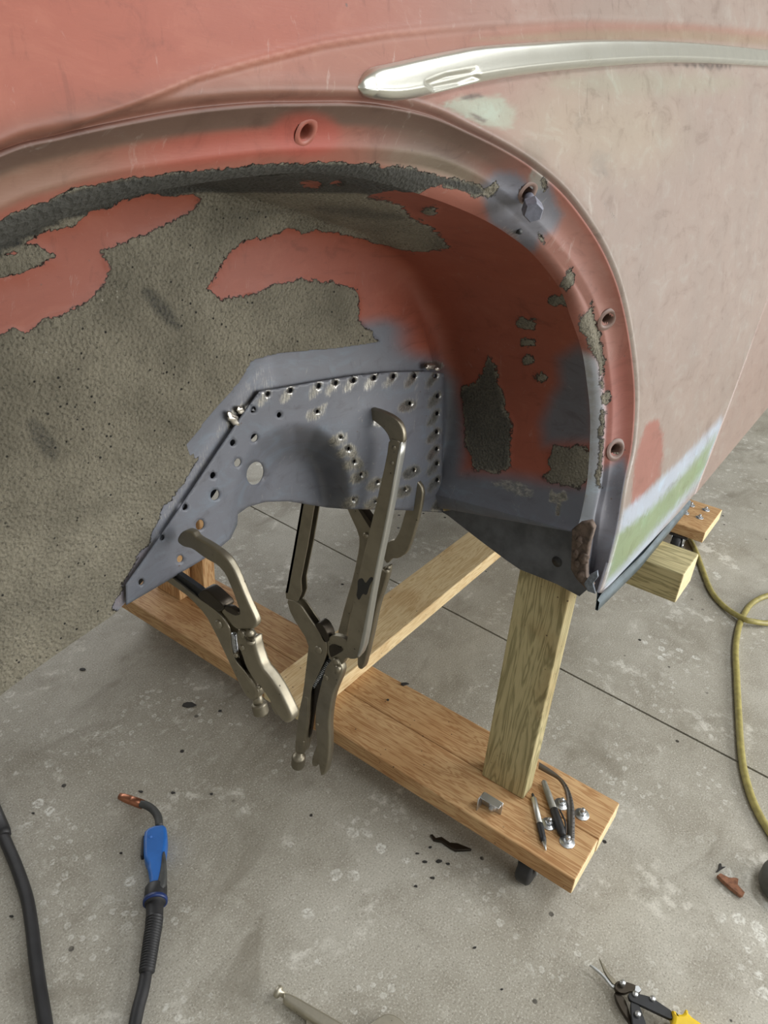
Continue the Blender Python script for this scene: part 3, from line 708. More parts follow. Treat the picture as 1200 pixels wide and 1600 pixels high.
# ------------------------------------------------------------ repair patch with drilled holes
pp = thing('repair_patch', 'grey primed sheet metal repair patch with rows of drilled holes, clamped inside the wheel arch', 'metal panel', tuple(at_y((400, 610), .6)))
outl = [(371, 803), (387, 792), (414, 784), (450, 783), (486, 789), (513, 793), (540, 795), (585, 796), (630, 797), (692, 801), (691, 740), (692, 675), (694, 620), (693, 583), (666, 580), (612, 581), (553, 587), (495, 596), (432, 607), (405, 611), (380, 645), (340, 704), (300, 764), (260, 823), (220, 880), (196, 913), (197, 945), (260, 908), (333, 864), (360, 841), (370, 819)]
hl = [(529, 167, 8), (608, 155, 8), (706, 139, 8), (765, 129, 7.5), (827, 120, 8), (898, 111, 8), (965, 106, 8), (1038, 105, 7.5), (1111, 105, 7.5),
      (1119, 174, 8), (1117, 235, 7), (1115, 299, 7), (1115, 358, 7), (1116, 409, 7), (1117, 466, 7), (1127, 544, 7),
      (478, 222, 11), (568, 240, 9), (482, 320, 14), (407, 337, 11), (424, 406, 14), (338, 450, 11), (345, 518, 18), (241, 560, 11), (293, 622, 17), (162, 666, 10), (224, 740, 12), (320, 686, 7), (89, 820, 11),
      (701, 228, 6), (1022, 200, 6), (783, 317, 5), (810, 357, 6), (830, 401, 6), (853, 446, 6), (910, 472, 6), (1036, 431, 6), (827, 535, 5), (903, 540, 5), (1005, 498, 6), (485, 443, 38)]
hl = [(180+a/2.2222, 540+b/2.2222, r/2.2222) for a, b, r in hl]
pocket = [(366, 840), (376, 770), (385, 735), (405, 700), (430, 682), (460, 672), (490, 676), (512, 692), (530, 722), (540, 760), (545, 840)]
def patch_y(P2):
    P2 = np.atleast_2d(np.asarray(P2, float))
    y = wall_y(P2[:, 0])-.0045+.002*sstep(P2[:, 0], 640, 690)
    sd = poly_sd(P2, pocket); y = y+.050*sstep(sd, -14, 40)
    y = y-.012*np.exp(-((P2[:, 0]-585)/60)**2-((P2[:, 1]-700)/70)**2)
    return y
V2 = []; ED = []
def addloop(L_, step=4.0):
    pts = []
    for k in range(len(L_)):
        a = np.array(L_[k], float); b = np.array(L_[(k+1) % len(L_)], float); m = max(1, int(np.linalg.norm(b-a)/step))
        for j in range(m): pts.append(a+(b-a)*j/m)
    s0 = len(V2); V2.extend(pts); ED.extend([(s0+k, s0+(k+1) % len(pts)) for k in range(len(pts))])
addloop(outl)
for (a, b, r) in hl: addloop(ell(a, b, r*(.78 if r > 12 else .86), r*1.08, .25, 16 if r < 10 else 40), 50)
G = np.array([(x, y) for x in np.arange(196, 694, 4.0) for y in np.arange(576, 946, 4.0)])+rng.uniform(-.6, .6, (125*93, 2))
ok = poly_sd(G, outl) > 2.5
for (a, b, r) in hl: ok &= np.hypot(G[:, 0]-a, G[:, 1]-b) > r*1.1+2
V2.extend(list(G[ok]))
vo, eo, fo, _, _, _ = delaunay_2d_cdt([Vector(v) for v in V2], ED, [], 0, 1e-4)
vo = np.array([tuple(v) for v in vo]); tri = np.array([f for f in fo if len(f) == 3]); cen = vo[tri].mean(1)
kp = poly_sd(cen, outl) > 0
for (a, b, r) in hl: kp &= poly_sd(cen, ell(a, b, r*(.78 if r > 12 else .86), r*1.08, .25, 16 if r < 10 else 40)) < 0
tri = tri[kp]; yy = patch_y(vo); P3 = np.array([at_y(v, y) for v, y in zip(vo, yy)])
me = bpy.data.meshes.new('sheet'); me.from_pydata(P3.tolist(), [], tri.tolist()); me.update()
sheet = link('sheet', me, BODY, pp, True); n = len(vo)
met = np.zeros(n)
for (a, b, r) in hl[:16]: met = np.maximum(met, sstep(poly_sd(vo, ell(a-5, b+6, 17, 7, -.95)), -9, 6)*.8)
for (a, b, r) in hl[29:40]: met = np.maximum(met, sstep(poly_sd(vo, ell(a-4, b+4, 16, 9, -.5)), -9, 6)*.85)
for e in (ell(500, 640, 16, 5, -.8), ell(590, 660, 10, 8), ell(548, 705, 10, 14, -.6), ell(560, 725, 10, 10)): met = np.maximum(met, sstep(poly_sd(vo, e), -5, 4)*.8)
finish(sheet, col=np.tile(GRAY*.98, (n, 1)), met=met, gloss=np.full(n, .55))
so = sheet.modifiers.new('solid', 'SOLIDIFY'); so.thickness = .0013; so.offset = 0

for nm, pts in (('shade_backing', [(393, 632), (412, 614), (460, 606), (560, 591), (640, 585), (690, 586), (690, 797), (640, 795), (590, 793), (548, 790), (545, 760), (520, 690), (490, 655), (440, 655), (425, 655), (404, 648)]),
                ('shade_backing', [(388, 640), (404, 644), (412, 672), (398, 680), (372, 712), (342, 762), (300, 822), (262, 866), (214, 918), (202, 935), (200, 912), (224, 878), (262, 822), (304, 762)])):
    g_ = np.array(sp(pts, 1)); slab(nm, [at_y(q_, patch_y(q_)[0]*0+float(wall_y(q_[0]))+.012+.03*(q_[1] > 700)*(q_[0] > 500)) for q_ in g_], np.array([0, .002, 0]), BLACKM, pp, 0)  # black sheets added as the shade seen through the drilled holes

# ------------------------------------------------------------ wooden dolly
dol = thing('wooden_dolly', 'wheeled wooden dolly of pine boards and posts under the car body', 'dolly', (.94, .7, .11))
def timber(name, c, dims, mat, rot=(0, 0, 0), bev=.003, ends=None):
    """long axis is local x"""
    bm = bmesh.new(); bmesh.ops.create_cube(bm, size=1, matrix=Matrix.Diagonal((dims[0], dims[1], dims[2], 1)))
    o = obj(name, bm, mat, None); o.data.materials.append(ends or WOOD_END)
    for p_ in o.data.polygons:
        if abs(p_.normal.x) > .9: p_.material_index = 1
    Rm = Matrix.Rotation(rot[2], 4, 'Z') @ Matrix.Rotation(rot[1], 4, 'Y') @ Matrix.Rotation(rot[0], 4, 'X')
    o.parent = dol; o.matrix_parent_inverse = Matrix.Identity(4); o.matrix_basis = Matrix.Translation(Vector(c)-Vector(dol.location)) @ Rm
    bevel(o, bev, 2); return o
ZD = .11; hp = math.pi/2
timber('plank', (.8915, .76, ZD-.019), (1.24, .1005, .038), WOOD_BOARD, (0, 0, -hp))
timber('plank', (.9920, .76, ZD-.019), (1.243, .0985, .038), WOOD_BOARD, (0, 0, -hp))
timber('cross_beam', ((.812+2.5)/2, .770, ZD+.019), (2.5-.812, .112, .038), WOOD_LIGHT, (0, 0, 0))
timber('post', (.950, .327, ZD+.240), (.480, .088, .038), WOOD_POST, (0, -hp, 0)).data.materials[0] = WOOD_POST
timber('short_post', (.94, 1.262, ZD+.17), (.34, .089, .038), WOOD_BOARD, (0, -hp, 0))
timber('short_post', (.985, 1.21, ZD+.17), (.34, .060, .038), WOOD_BOARD, (0, -hp, 0))
timber('plank', (2.295, .70, ZD-.019), (.80, .2, .038), WOOD_BOARD, (0, 0, -hp))
timber('sill_timber', (1.205, .62, .515), (.90, .090, .060), WOOD_POST, (0, 0, -hp))
timber('wood_block', (1.245, .30, .5575), (.12, .045, .025), WOOD_LIGHT, (0, 0, -hp))
# casters
def caster(c, r=.036, ang=0):
    x, y = c
    pl = obj('caster', box_bm((x+.008, y, ZD-.040), (.055, .055, .004)), BLACKM, dol)
    for s_ in (-1, 1):
        f_ = slab('fork', [np.array(q_, float) for q_ in ((x-.022, y+s_*.016, ZD-.042), (x+.022, y+s_*.016, ZD-.042), (x+.008, y+s_*.016, .026), (x-.008, y+s_*.016, .026))], np.array([0, .003*s_, 0]), STEEL, pl, .0006)
    lathe('wheel', (x, y-.013, r), (x, y+.013, r), [(0, r*.55), (0, r*.9), (.15, r), (.85, r), (1, r*.9), (1, r*.55)], BLACK, pl, 28)
    lathe('axle', (x, y-.020, r), (x, y+.020, r), [(0, .005), (1, .005)], STEEL, pl, 12)
for c in ((.876, .228), (.93, 1.34), (2.205, .372), (2.25, .9)): caster(c)
# bolts through the board with washers and nuts
def bolt(px_, z=ZD, tilt=0, h=.016, washer=.0135):
    c = at_z(px_, z)
    b_ = lathe('bolt', c+np.array([0, 0, .002]), c+np.array([.0, 0, h]), [(0, .0036), (.92, .0036), (1, .0028)], STEEL, dol, 14)
    lathe('washer', c, c+np.array([0, 0, .0022]), [(0, washer), (.7, washer), (1, washer*.94)], STEEL, b_, 28)
    nt = lathe('nut', c+np.array([0, 0, .002]), c+np.array([0, 0, .0075]), [(0, .0066), (.9, .0066), (1, .0058)], STEEL, b_, 6); nt.data.polygons.foreach_set('use_smooth', [False]*len(nt.data.polygons))
for q_ in ((857, 1288), (877, 1257), (909, 1273), (886, 1316)): bolt(q_)
for q_ in ((1080, 790), (1103, 797), (1071, 802), (1093, 809)): bolt(q_, h=.012, washer=.012)
# zinc bracket at the post foot
br = thing('post_bracket', 'small bright zinc angle bracket with a bolt at the foot of the front post', 'bracket', tuple(at_z((768, 1262), ZD)))
b0 = at_z((770, 1266), ZD)
slab('plate', [b0+np.array(q_) for q_ in ((.0, .022, 0), (.0, -.016, 0), (.0, -.016, .030), (.0, .022, .030))], np.array([.0022, 0, 0]), STEEL, br, .0006)
slab('plate', [b0+np.array(q_) for q_ in ((.0, .022, 0), (-.020, .022, 0), (-.020, .022, .030), (.0, .022, .030))], np.array([0, .002, 0]), STEEL, br, .0006)
slab('plate', [b0+np.array(q_) for q_ in ((.0, -.016, .030), (.0, .022, .030), (-.016, .022, .030), (-.016, -.016, .030))], np.array([0, 0, .002]), STEEL, br, .0006)
nt = lathe('bolt_head', b0+np.array([-.002, .0, .013]), b0+np.array([-.013, -.0, .013]), [(0, .0095), (.2, .0075), (.5, .0075), (.52, .0042), (1, .004)], STEEL, br, 12)
gp = thing('steel_plate', 'light blue-grey steel strap lying on the dolly beside the cross beam', 'metal plate', tuple(at_z((475, 1055), ZD+.002)))
slab('strap', [at_z(q_, ZD+.004) for q_ in ((463, 1067), (474, 1070), (486, 1030), (482, 1024), (474, 1030))], np.array([0, 0, -.0035]), simple('blue grey steel', srgb(150, 168, 178), .4, .3), gp, .0004)

# ------------------------------------------------------------ locking C-clamps
def clamp_builder(root, x0):
    def pl(name, pts, th, mat=NICKEL, dx=0., bev=.0012, rnd=1, parent=None, seg=2):
        P_ = sp(pts, rnd) if rnd else pts
        return slab(name, [at_x(q_, x0)+np.array([dx, 0, 0]) for q_ in P_], np.array([th, 0, 0]), mat, parent or root, bev, seg)
    def rivet(p, r=.0042, h=.0022, dx=-.0022, mat=NICKEL, name='rivet'):
        c = at_x(p, x0+dx); return lathe(name, c+np.array([.003, 0, 0]), c-np.array([h, 0, 0]), [(0, r), (.5, r), (.85, r*.8), (1, r*.35)], mat, root, 16)
    def knob(p, q, r, x=.006):
        a = at_x(p, x0+x); b = at_x(q, x0+x)
        pr_ = [(-.9, r*.50), (0, r*.50), (.0, r*.72), (.1, r*.8)]
        for k in range(7): pr_ += [(.14+k*.11, r), (.18+k*.11, r*.93)]
        pr_ += [(.94, r*.85), (1, r*.6)]
        return lathe('adjusting_screw', a, b, pr_, NICKEL, root, 26)
    def spring(p, q, r=.0035, x=.004, turns=16):
        a = Vector(at_x(p, x0+x)); b = Vector(at_x(q, x0+x)); ax = b-a; u = ax.orthogonal().normalized(); w_ = ax.cross(u).normalized(); n_ = turns*8
        pts = [a+ax*(k/n_)+(u*math.cos(2*math.pi*k/8)+w_*math.sin(2*math.pi*k/8))*r for k in range(n_+1)]
        return tube('spring', [tuple(v) for v in pts], .0007, STEEL, root, 5, n_*2)
    return pl, rivet, knob, spring

# clamp B : the long one
XB = .739
cb = thing('locking_clamp', 'largest locking C-clamp with long channel arms, gripping the middle of the grey patch', 'clamp', tuple(at_x((520, 1010), XB)), 'locking clamps on the patch')
del cb['group']
pl, rivet, knob, spring = clamp_builder(cb, XB)
yfix = [(478, 700), (498, 700), (491, 790), (481, 850), (470, 905), (471, 925), (466, 938), (461, 943), (447, 935), (446, 926), (456, 872), (471, 786)]
pl('fixed_arm', yfix, .0022, rnd=0, bev=.0005)
pl('fixed_arm', yfix, .0022, dx=.013, rnd=0, bev=.0005)
pl('arm_web', [(478, 700), (482, 700), (475, 787), (460, 873), (450, 927), (446, 926), (456, 872), (471, 786)], .013, rnd=0, bev=.0004)
body = [(448, 936), (455, 960), (483, 1004), (480, 1031), (474, 1082), (467, 1114), (463, 1147), (461, 1172), (466, 1178), (475, 1178), (479, 1157), (484, 1122), (485, 1098), (487, 1074), (496, 1057), (508, 1031), (512, 1014), (510, 1002), (501, 989), (485, 968), (470, 945), (461, 939)]
pl('fixed_handle', body, .0035, rnd=1, bev=.0010, dx=-.001); pl('fixed_handle', body, .003, rnd=1, bev=.0010, dx=.013)
pl('handle_web', [(449, 938), (456, 960), (484, 1004), (481, 1031), (475, 1082), (468, 1114), (464, 1147), (462, 1174), (468, 1174), (472, 1147), (475, 1114), (481, 1082), (486, 1040), (490, 1004), (466, 962), (457, 944)], .014, rnd=0, bev=.001)
pl('handle_shell', [(474, 1085), (484, 1090), (483, 1122), (478, 1157), (475, 1178), (464, 1178), (463, 1147), (467, 1114)], .017, dx=-.002, bev=.004, seg=3)
pl('latch_plate', [(492, 976), (498, 972), (506, 978), (513, 992), (514, 1002), (507, 1004), (500, 990)], .018, DKSTEEL, dx=-.001)
movtip = [(567, 640), (577, 637), (595, 642), (612, 650), (624, 660), (630, 674), (631, 692), (620, 696), (609, 690), (606, 680), (598, 669), (583, 657), (568, 648)]
pl('jaw', movtip, .0085, bev=.0018, dx=-.0002)
pl('jaw_pad', [(563, 640), (570, 637), (575, 646), (572, 653), (565, 650)], .010, DKSTEEL, dx=-.001, bev=.001)
movch = [(609, 684), (629, 691), (609, 801), (586, 911), (570, 1006), (563, 1024), (555, 1029), (546, 1020), (543, 1008), (543, 997), (562, 893), (586, 798), (605, 715)]
pl('moving_arm', movch, .0022, dx=-.0015, bev=.0006); pl('moving_arm', movch, .0022, dx=.0085, bev=.0006)
pl('arm_web', mat=SILV, th=.014, dx=-.0025, bev=.0025, seg=3, pts=[(625, 690), (630, 691), (610, 801), (587, 911), (571, 1006), (564, 1024), (558, 1026), (564, 1004), (582, 911), (605, 801)])  # web paler than the arm, colouring in the bright line on its edge
pl('jaw_lever', [(511, 998), (518, 993), (530, 995), (542, 1002), (549, 1018), (562, 1028), (550, 1031), (540, 1028), (534, 1040), (524, 1041), (514, 1030), (509, 1016)], .010, dx=.001)
pl('toggle_link', [(513, 1010), (520, 1006), (534, 1012), (536, 1017), (524, 1024), (517, 1028)], .004, DKSTEEL, dx=-.001)
mh = [(519, 1030), (527, 1028), (532, 1036), (536, 1047), (534, 1057), (523, 1082), (518, 1103), (515, 1131), (516, 1155), (515, 1184), (511, 1205), (506, 1212), (501, 1211), (497, 1187), (495, 1155), (492, 1131), (493, 1106), (498, 1083), (503, 1062), (510, 1040)]
pl('moving_handle', mh, .015, dx=-.002, bev=.0042, seg=4)
pl('release_lever', [(495, 1163), (488, 1179), (485, 1192), (488, 1199), (494, 1199), (498, 1190), (500, 1170)], .008, dx=.002, bev=.002, seg=3)
pl('inner_link', [(484, 1072), (494, 1070), (500, 1085), (488, 1112), (482, 1150), (479, 1158), (484, 1110)], .006, DKSTEEL, dx=.006, bev=.001)
pl('inner_plate', [(500, 1040), (512, 1030), (510, 1060), (498, 1090), (490, 1100), (486, 1080)], .004, BLACKM, dx=.007, bev=0)
knob((467, 1180), (465, 1198), .0135)
spring((514, 1034), (490, 1072)); rivet((497, 1016), .008); rivet((524, 1035), .0075); rivet((509, 1059), .006); rivet((496, 1132), .0032); rivet((475, 1129+30), .0022)
rivet((615, 700), .0035, .0009); rivet((612, 724), .0035, .0009)
lathe('socket_ring', at_x((531, 1040), XB-.001)+np.array([-.004, 0, 0]), at_x((528, 1050), XB), [(0, .0045), (1, .006)], NICKEL, cb, 16)
SM = simple('black grease', (.015, .015, .014), .5)
pl('grease_smear', [(560, 905), (567, 902), (572, 912), (580, 900), (585, 903), (578, 915), (574, 930), (568, 926), (562, 938), (558, 930), (560, 920)], .0006, SM, dx=-.0021, bev=0, rnd=2)

# clamp A : small, left
XA = .434
ca = thing('locking_clamp', 'small locking C-clamp hanging from the left lower corner of the grey patch', 'clamp', tuple(at_x((360, 1000), XA)))
pl, rivet, knob, spring = clamp_builder(ca, XA)
ja = [(276, 842), (282, 832), (292, 828), (301, 832), (306, 840), (326, 851), (346, 865), (358, 878), (368, 896), (384, 936), (400, 970), (400, 978), (394, 984), (384, 984), (372, 985), (364, 980), (355, 968), (345, 956), (348, 950), (357, 950), (368, 959), (374, 956), (371, 946), (363, 924), (352, 898), (340, 884), (320, 873), (300, 858), (286, 855), (278, 849)]
pl('jaw', ja, .0088, bev=.0022, seg=3)
fa = [(236, 876), (262, 896), (308, 933), (334, 950), (350, 966), (358, 980), (360, 990), (362, 1010), (368, 1032), (384, 1050), (396, 1068), (404, 1080), (404, 1088), (395, 1095), (384, 1086), (370, 1058), (356, 1028), (338, 990), (322, 960), (296, 932), (266, 911), (240, 893)]
pl('fixed_handle', fa, .0026, bev=.0008, dx=-.001); pl('fixed_handle', [(x+0, y) for x, y in fa[:11]]+fa[14:], .0022, bev=.0006, dx=.012)
pl('handle_web', [(240, 893), (266, 911), (296, 932), (322, 960), (338, 990), (356, 1028), (370, 1058), (384, 1086), (392, 1093), (397, 1088), (380, 1056), (364, 1028), (348, 990), (332, 960), (302, 930), (270, 904), (244, 884)], .013, bev=.0015, rnd=0)
pl('handle_shell', [(372, 1046), (385, 1052), (397, 1068), (404, 1080), (404, 1090), (395, 1096), (384, 1086), (370, 1058)], .016, dx=-.002, bev=.004, seg=3)
pl('channel_core', [(248, 880), (266, 892), (312, 924), (318, 934), (308, 940), (268, 908), (246, 892)], .006, BLACKM, dx=.003, bev=0)
pl('latch_plate', [(308, 930), (318, 920), (326, 922), (348, 942), (352, 950), (345, 956), (334, 950)], .016, DKSTEEL, dx=-.0015, bev=.0015)
pl('toggle_link', [(352, 946), (362, 947), (372, 955), (376, 960), (368, 962), (352, 953)], .006, DKSTEEL, dx=-.0015)
ha = [(370, 988), (376, 984), (384, 988), (390, 998), (398, 996), (400, 1012), (410, 1042), (424, 1058), (438, 1080), (450, 1104), (457, 1120), (455, 1128), (448, 1130), (440, 1124), (426, 1100), (412, 1078), (396, 1060), (384, 1040), (378, 1020), (370, 1004)]
pl('moving_handle', ha, .015, dx=-.002, bev=.004, seg=4)
pl('release_lever', [(418, 1096), (426, 1100), (436, 1118), (433, 1121), (427, 1120), (420, 1108)], .008, dx=.003, bev=.002, seg=3)
pl('inner_link', [(366, 1018), (378, 1014), (384, 1040), (392, 1064), (402, 1082), (396, 1078), (380, 1050), (370, 1038)], .006, DKSTEEL, dx=.005, bev=.001)
knob((404, 1098), (409, 1116), .0092); lathe('screw_barrel', at_x((400, 1082), XA+.006), at_x((405, 1102), XA+.006), [(0, .0058), (1, .0062)], NICKEL, ca, 20)
spring((365, 990), (368, 1018), .003); rivet((341, 976), .0055); rivet((377, 992), .0055); rivet((378, 1012), .004); rivet((369, 1024), .003); rivet((404, 1074), .0024)
lathe('pivot_ball', at_x((391, 984), XA+.001), at_x((391, 994), XA+.001), [(0, .001), (.2, .004), (.5, .005), (.8, .004), (1, .001)], NICKEL, ca, 16)
lathe('socket_ring', at_x((392, 1002), XA), at_x((392, 998), XA), [(0, .0062), (1, .0062), (1, .0048), (0, .0048)], NICKEL, ca, 20, False)
lathe('jaw_foot', at_x((262, 868), XA+.006), at_x((250, 880), XA+.006), [(0, .006), (1, .006)], NICKEL, ca, 16)

# clamp C : behind the long one
XCc = .858
cc_ = thing('locking_clamp', 'locking C-clamp half hidden behind the largest clamp, beside the right edge of the patch', 'clamp', tuple(at_x((600, 880), XCc)))
pl, rivet, knob, spring = clamp_builder(cc_, XCc)
jc = [(606, 737), (622, 737), (637, 741), (649, 749), (658, 760), (661, 772), (656, 801), (643, 847), (635, 865), (622, 873), (612, 873), (604, 882), (598, 870), (602, 850), (611, 844), (616, 844), (624, 830), (634, 796), (637, 775), (633, 762), (620, 754), (606, 750)]
pl('jaw', jc, .0085, bev=.002)
fc = [(530, 765), (550, 770), (566, 795), (580, 820), (592, 838), (600, 858), (596, 880), (580, 900), (562, 925), (549, 958), (540, 1001), (533, 1008), (525, 996), (538, 945), (551, 901), (560, 856), (560, 836), (541, 795)]
pl('fixed_handle', fc, .012, bev=.0035, seg=3)
pl('latch_plate', [(556, 790), (562, 790), (582, 818), (590, 828), (584, 834), (576, 822)], .016, DKSTEEL, dx=-.001)
pl('moving_handle', [(600, 886), (608, 884), (607, 896), (600, 920), (590, 950), (583, 985), (575, 1020), (569, 1043), (564, 1047), (558, 1042), (558, 1024), (566, 980), (576, 930), (590, 900)], .014, dx=-.001, bev=.004, seg=4)
rivet((571, 837), .0055); lathe('socket_ring', at_x((604, 892), XCc), at_x((604, 888), XCc), [(0, .0065), (1, .0065), (1, .005), (0, .005)], NICKEL, cc_, 20, False)
spring((560, 960), (552, 1000), .003)

# ------------------------------------------------------------ tools on the dolly board
def lay(px_, z): return at_z(px_, z)
pn = thing('pen', 'silver and black ballpoint pen lying next to the post, its point toward the board corner', 'pen', tuple(lay((842, 1282), ZD)))
a, b = lay((832, 1240), ZD+.006), lay((853, 1329), ZD+.005)
lathe('barrel', lerp(a, b, .08), lerp(a, b, .56), [(0, .0042), (.04, .0054), (1, .0056)], SILV, pn, 20)
lathe('grip', lerp(a, b, .55), lerp(a, b, .86), [(0, .0058), (.1, .006), (.8, .0056), (1, .0046)], BLACK, pn, 20)
lathe('tip', lerp(a, b, .86), b, [(0, .0044), (.7, .002), (1, .0007)], SILV, pn, 16)
lathe('clicker', a, lerp(a, b, .09), [(0, .0018), (.3, .0026), (1, .0026)], BLACK, pn, 14)
pn2 = thing('marker', 'grey and black capped marker lying beside the curved steel rule', 'marker', tuple(lay((868, 1262), ZD)))
a, b = lay((849, 1220), ZD+.008), lay((880, 1306), ZD+.007)
lathe('barrel', a, lerp(a, b, .55), [(0, .003), (.05, .0052), (.4, .0062), (1, .0064)], simple('warm grey plastic', srgb(128, 126, 116), .35), pn2, 22)
lathe('cap', lerp(a, b, .54), b, [(0, .0072), (.1, .0078), (.85, .0078), (.97, .006), (1, .003)], BLACK, pn2, 22)
tube('clip', [lerp(a, b, .62)+np.array([.008, -.004, .006]), lerp(a, b, .8)+np.array([.006, -.008, .006]), lerp(a, b, .97)+np.array([.002, -.004, .004])], .0017, BLACK, pn2, 8)
ru = thing('steel_rule', 'thin curved steel rule with etched ticks lying on the dolly board', 'ruler', tuple(lay((888, 1260), ZD)))
le = [(841, 1201), (857, 1210), (872, 1219), (881, 1233), (885, 1250), (886, 1270), (886, 1297), (886, 1310)]; ri = [(842.5, 1191), (860, 1202), (875, 1214), (887, 1229), (895, 1250), (898, 1273), (898, 1300), (898, 1312)]
n_ = 60; A = catmull(le, n_); B = catmull(ri, n_); zz = np.linspace(.009, .0015, n_)
Pl = np.array([lay(p_, ZD+.003) for p_ in A]); Pr = np.array([lay(p_, ZD+z_+.004) for p_, z_ in zip(B, zz)])
rs = grid_mesh('blade', np.stack([Pl, lerp(Pl, Pr, .5), Pr], 1), brushed('grey rule steel', srgb(132, 128, 124), .38, False, .3), ru); rs.modifiers.new('s', 'SOLIDIFY').thickness = .0009
bm = bmesh.new()
for k in range(20, 58, 2):
    ln = .5 if k % 8 == 0 else .25; nrm_ = np.array([-.0006, -.0004, .0009])
    a0, a1 = lerp(Pr[k], Pl[k], .05)+nrm_, lerp(Pr[k], Pl[k], ln)+nrm_; tdir = (Pr[k+1]-Pr[k]); tdir = tdir/np.linalg.norm(tdir)*.0004
    bm.faces.new([bm.verts.new(q_) for q_ in (a0-tdir, a1-tdir, a1+tdir, a0+tdir)])
obj('tick_marks', bm, BLACK, ru)

# ------------------------------------------------------------ welding gun and cables
wg = thing('welding_gun', 'blue handled MIG welding gun with copper nozzle lying on the floor', 'welding gun', tuple(at_z((240, 1330), 0)))
def zl(p_, z): return at_z(p_, z)
a, b = zl((187, 1244), .018), zl((223, 1257), .020)
lathe('nozzle', a, b, [(.10, .0045), (.0, .0046), (0, .0062), (.2, .0078), (.5, .0084), (.52, .0080), (.56, .0086), (1, .0086)], COPPER, wg, 26)
lathe('contact_tip', lerp(a, b, .02), lerp(a, b, .3), [(0, .002), (1, .003)], DKSTEEL, wg, 10)
tube('neck', [zl(q_, .022) for q_ in ((220, 1256), (230, 1259), (240, 1266), (247, 1277), (249, 1291))], .0072, DGREY, wg, 18)
def flat(name, pts, z, th, mat, parent, bev=.003, rnd=1, seg=3): return slab(name, [zl(q_, z) for q_ in sp(pts, rnd)], np.array([0, 0, -th]), mat, parent, bev, seg)
flat('handle', [(224, 1300), (231, 1292), (242, 1288), (255, 1287), (260, 1291), (261, 1308), (258, 1330), (256, 1357), (250, 1386), (234, 1390), (233, 1364), (230, 1357), (231, 1350), (226, 1341), (224, 1335)], .034, .032, BLUE, wg, .006)
flat('grip_inlay', [(253, 1331), (258, 1328), (259.5, 1357), (258, 1386), (243, 1386), (250, 1357)], .0355, .031, DGREY, wg, .004)
flat('trigger', [(222, 1305), (226, 1305), (225, 1337), (219, 1338), (219.5, 1330)], .024, .012, BLACK, wg, .002)
ct = lathe('handle_screw', zl((235.5, 1308), .0335), zl((235.5, 1308), .035), [(0, .003), (.9, .003), (1, .002)], BLUE, wg, 14)
lathe('collar', zl((244, 1385), .019), zl((242.5, 1412), .019), [(0, .0165), (.1, .0185), (.8, .019), (1, .017)], BLACK, wg, 28)
lathe('ring', zl((242.8, 1405), .019), zl((242.4, 1411), .019), [(0, .0188), (0, .0202), (1, .0202), (1, .0188)], simple('dark blue plastic', srgb(30, 50, 100), .4), wg, 28)
a = [zl(q_, .016) for q_ in ((242, 1410), (241, 1440), (237, 1467), (233, 1493), (229, 1520))]
C_ = catmull(a, 200); rad = [.0135+.0014*(1 if (k % 8) < 4 else -1) if k > 40 else .0145 for k in range(200)]
rad = [r*(1-.18*k/200) for k, r in enumerate(rad)]
tube('strain_relief', a, .013, BLACK, wg, 18, 200, rad)
tube('cable', [zl(q_, .0115) for q_ in ((229, 1515), (224, 1545), (216, 1575), (210, 1605), (205, 1640), (205, 1700))], .0095, BLACK, wg, 16)
cab = thing('power_cable', 'thick black cable crossing the floor at the lower left edge', 'cable', tuple(at_z((43, 1403), 0)))
tube('cable_run', [zl(q_, .011) for q_ in ((-60, 1180), (-22, 1240), (-3, 1285), (9, 1315), (26, 1355), (42, 1403), (50, 1450), (55, 1493), (62, 1543), (71, 1600), (78, 1660))], .0102, BLACK, cab, 18, 120)
lathe('sleeve', zl((-20, 1240), .013), zl((8, 1306), .012), [(0, .0125), (.9, .0125), (1, .0105)], BLACK, cab, 20)
hs = thing('air_hose', 'yellow-olive air hose looping across the floor on the right', 'hose', tuple(at_z((1155, 1100), 0)))
hpts = [((1062, 815), .008), ((1075, 838), .008), ((1086, 858), .008), ((1097, 888), .008), ((1111, 923), .008), ((1132, 948), .009), ((1160, 966), .018), ((1177, 971), .02), ((1205, 973), .012), ((1260, 962), .008), ((1285, 940), .008), ((1255, 922), .008), ((1205, 929), .008), ((1177, 941), .008), ((1163, 959), .008), ((1154, 982), .008), ((1149.5, 1014), .008), ((1151, 1055), .008), ((1154, 1114), .008), ((1158, 1173), .008), ((1164, 1211), .008), ((1178, 1255), .008), ((1202, 1299), .008), ((1240, 1350), .008)]
tube('hose_run', [zl(q_, z_) for q_, z_ in hpts], .0078, HOSE, hs, 16, 260)

# ------------------------------------------------------------ snips
sn = thing('tin_snips', 'aviation tin snips with black levers and yellow grips on the floor at the lower right', 'snips', tuple(at_z((985, 1560), 0)))
def fs(name, pts, z, th, mat, bev=.0008, rnd=1): return flat(name, pts, z, th, mat, sn, bev, rnd, 2)
fs('blade', [(920, 1506), (929, 1510), (937, 1516), (946, 1525), (960, 1536), (962, 1545), (955, 1541), (942, 1524), (930, 1514)], .016, .005, STEEL, .0004)
fs('blade', [(936, 1496), (940, 1502), (951, 1520), (964, 1533), (960, 1540), (946, 1522)], .018, .004, NICKEL, .0004)
fs('head_plate', [(960, 1544), (963, 1533), (973, 1532), (992, 1538), (1003, 1545), (999, 1552), (986, 1548), (977, 1552), (968, 1551)], .021, .007, DKSTEEL)
fs('stop_tab', [(993, 1540), (998, 1540), (1002, 1546), (998, 1551), (992, 1548)], .0225, .002, STEEL, .0003, 0)
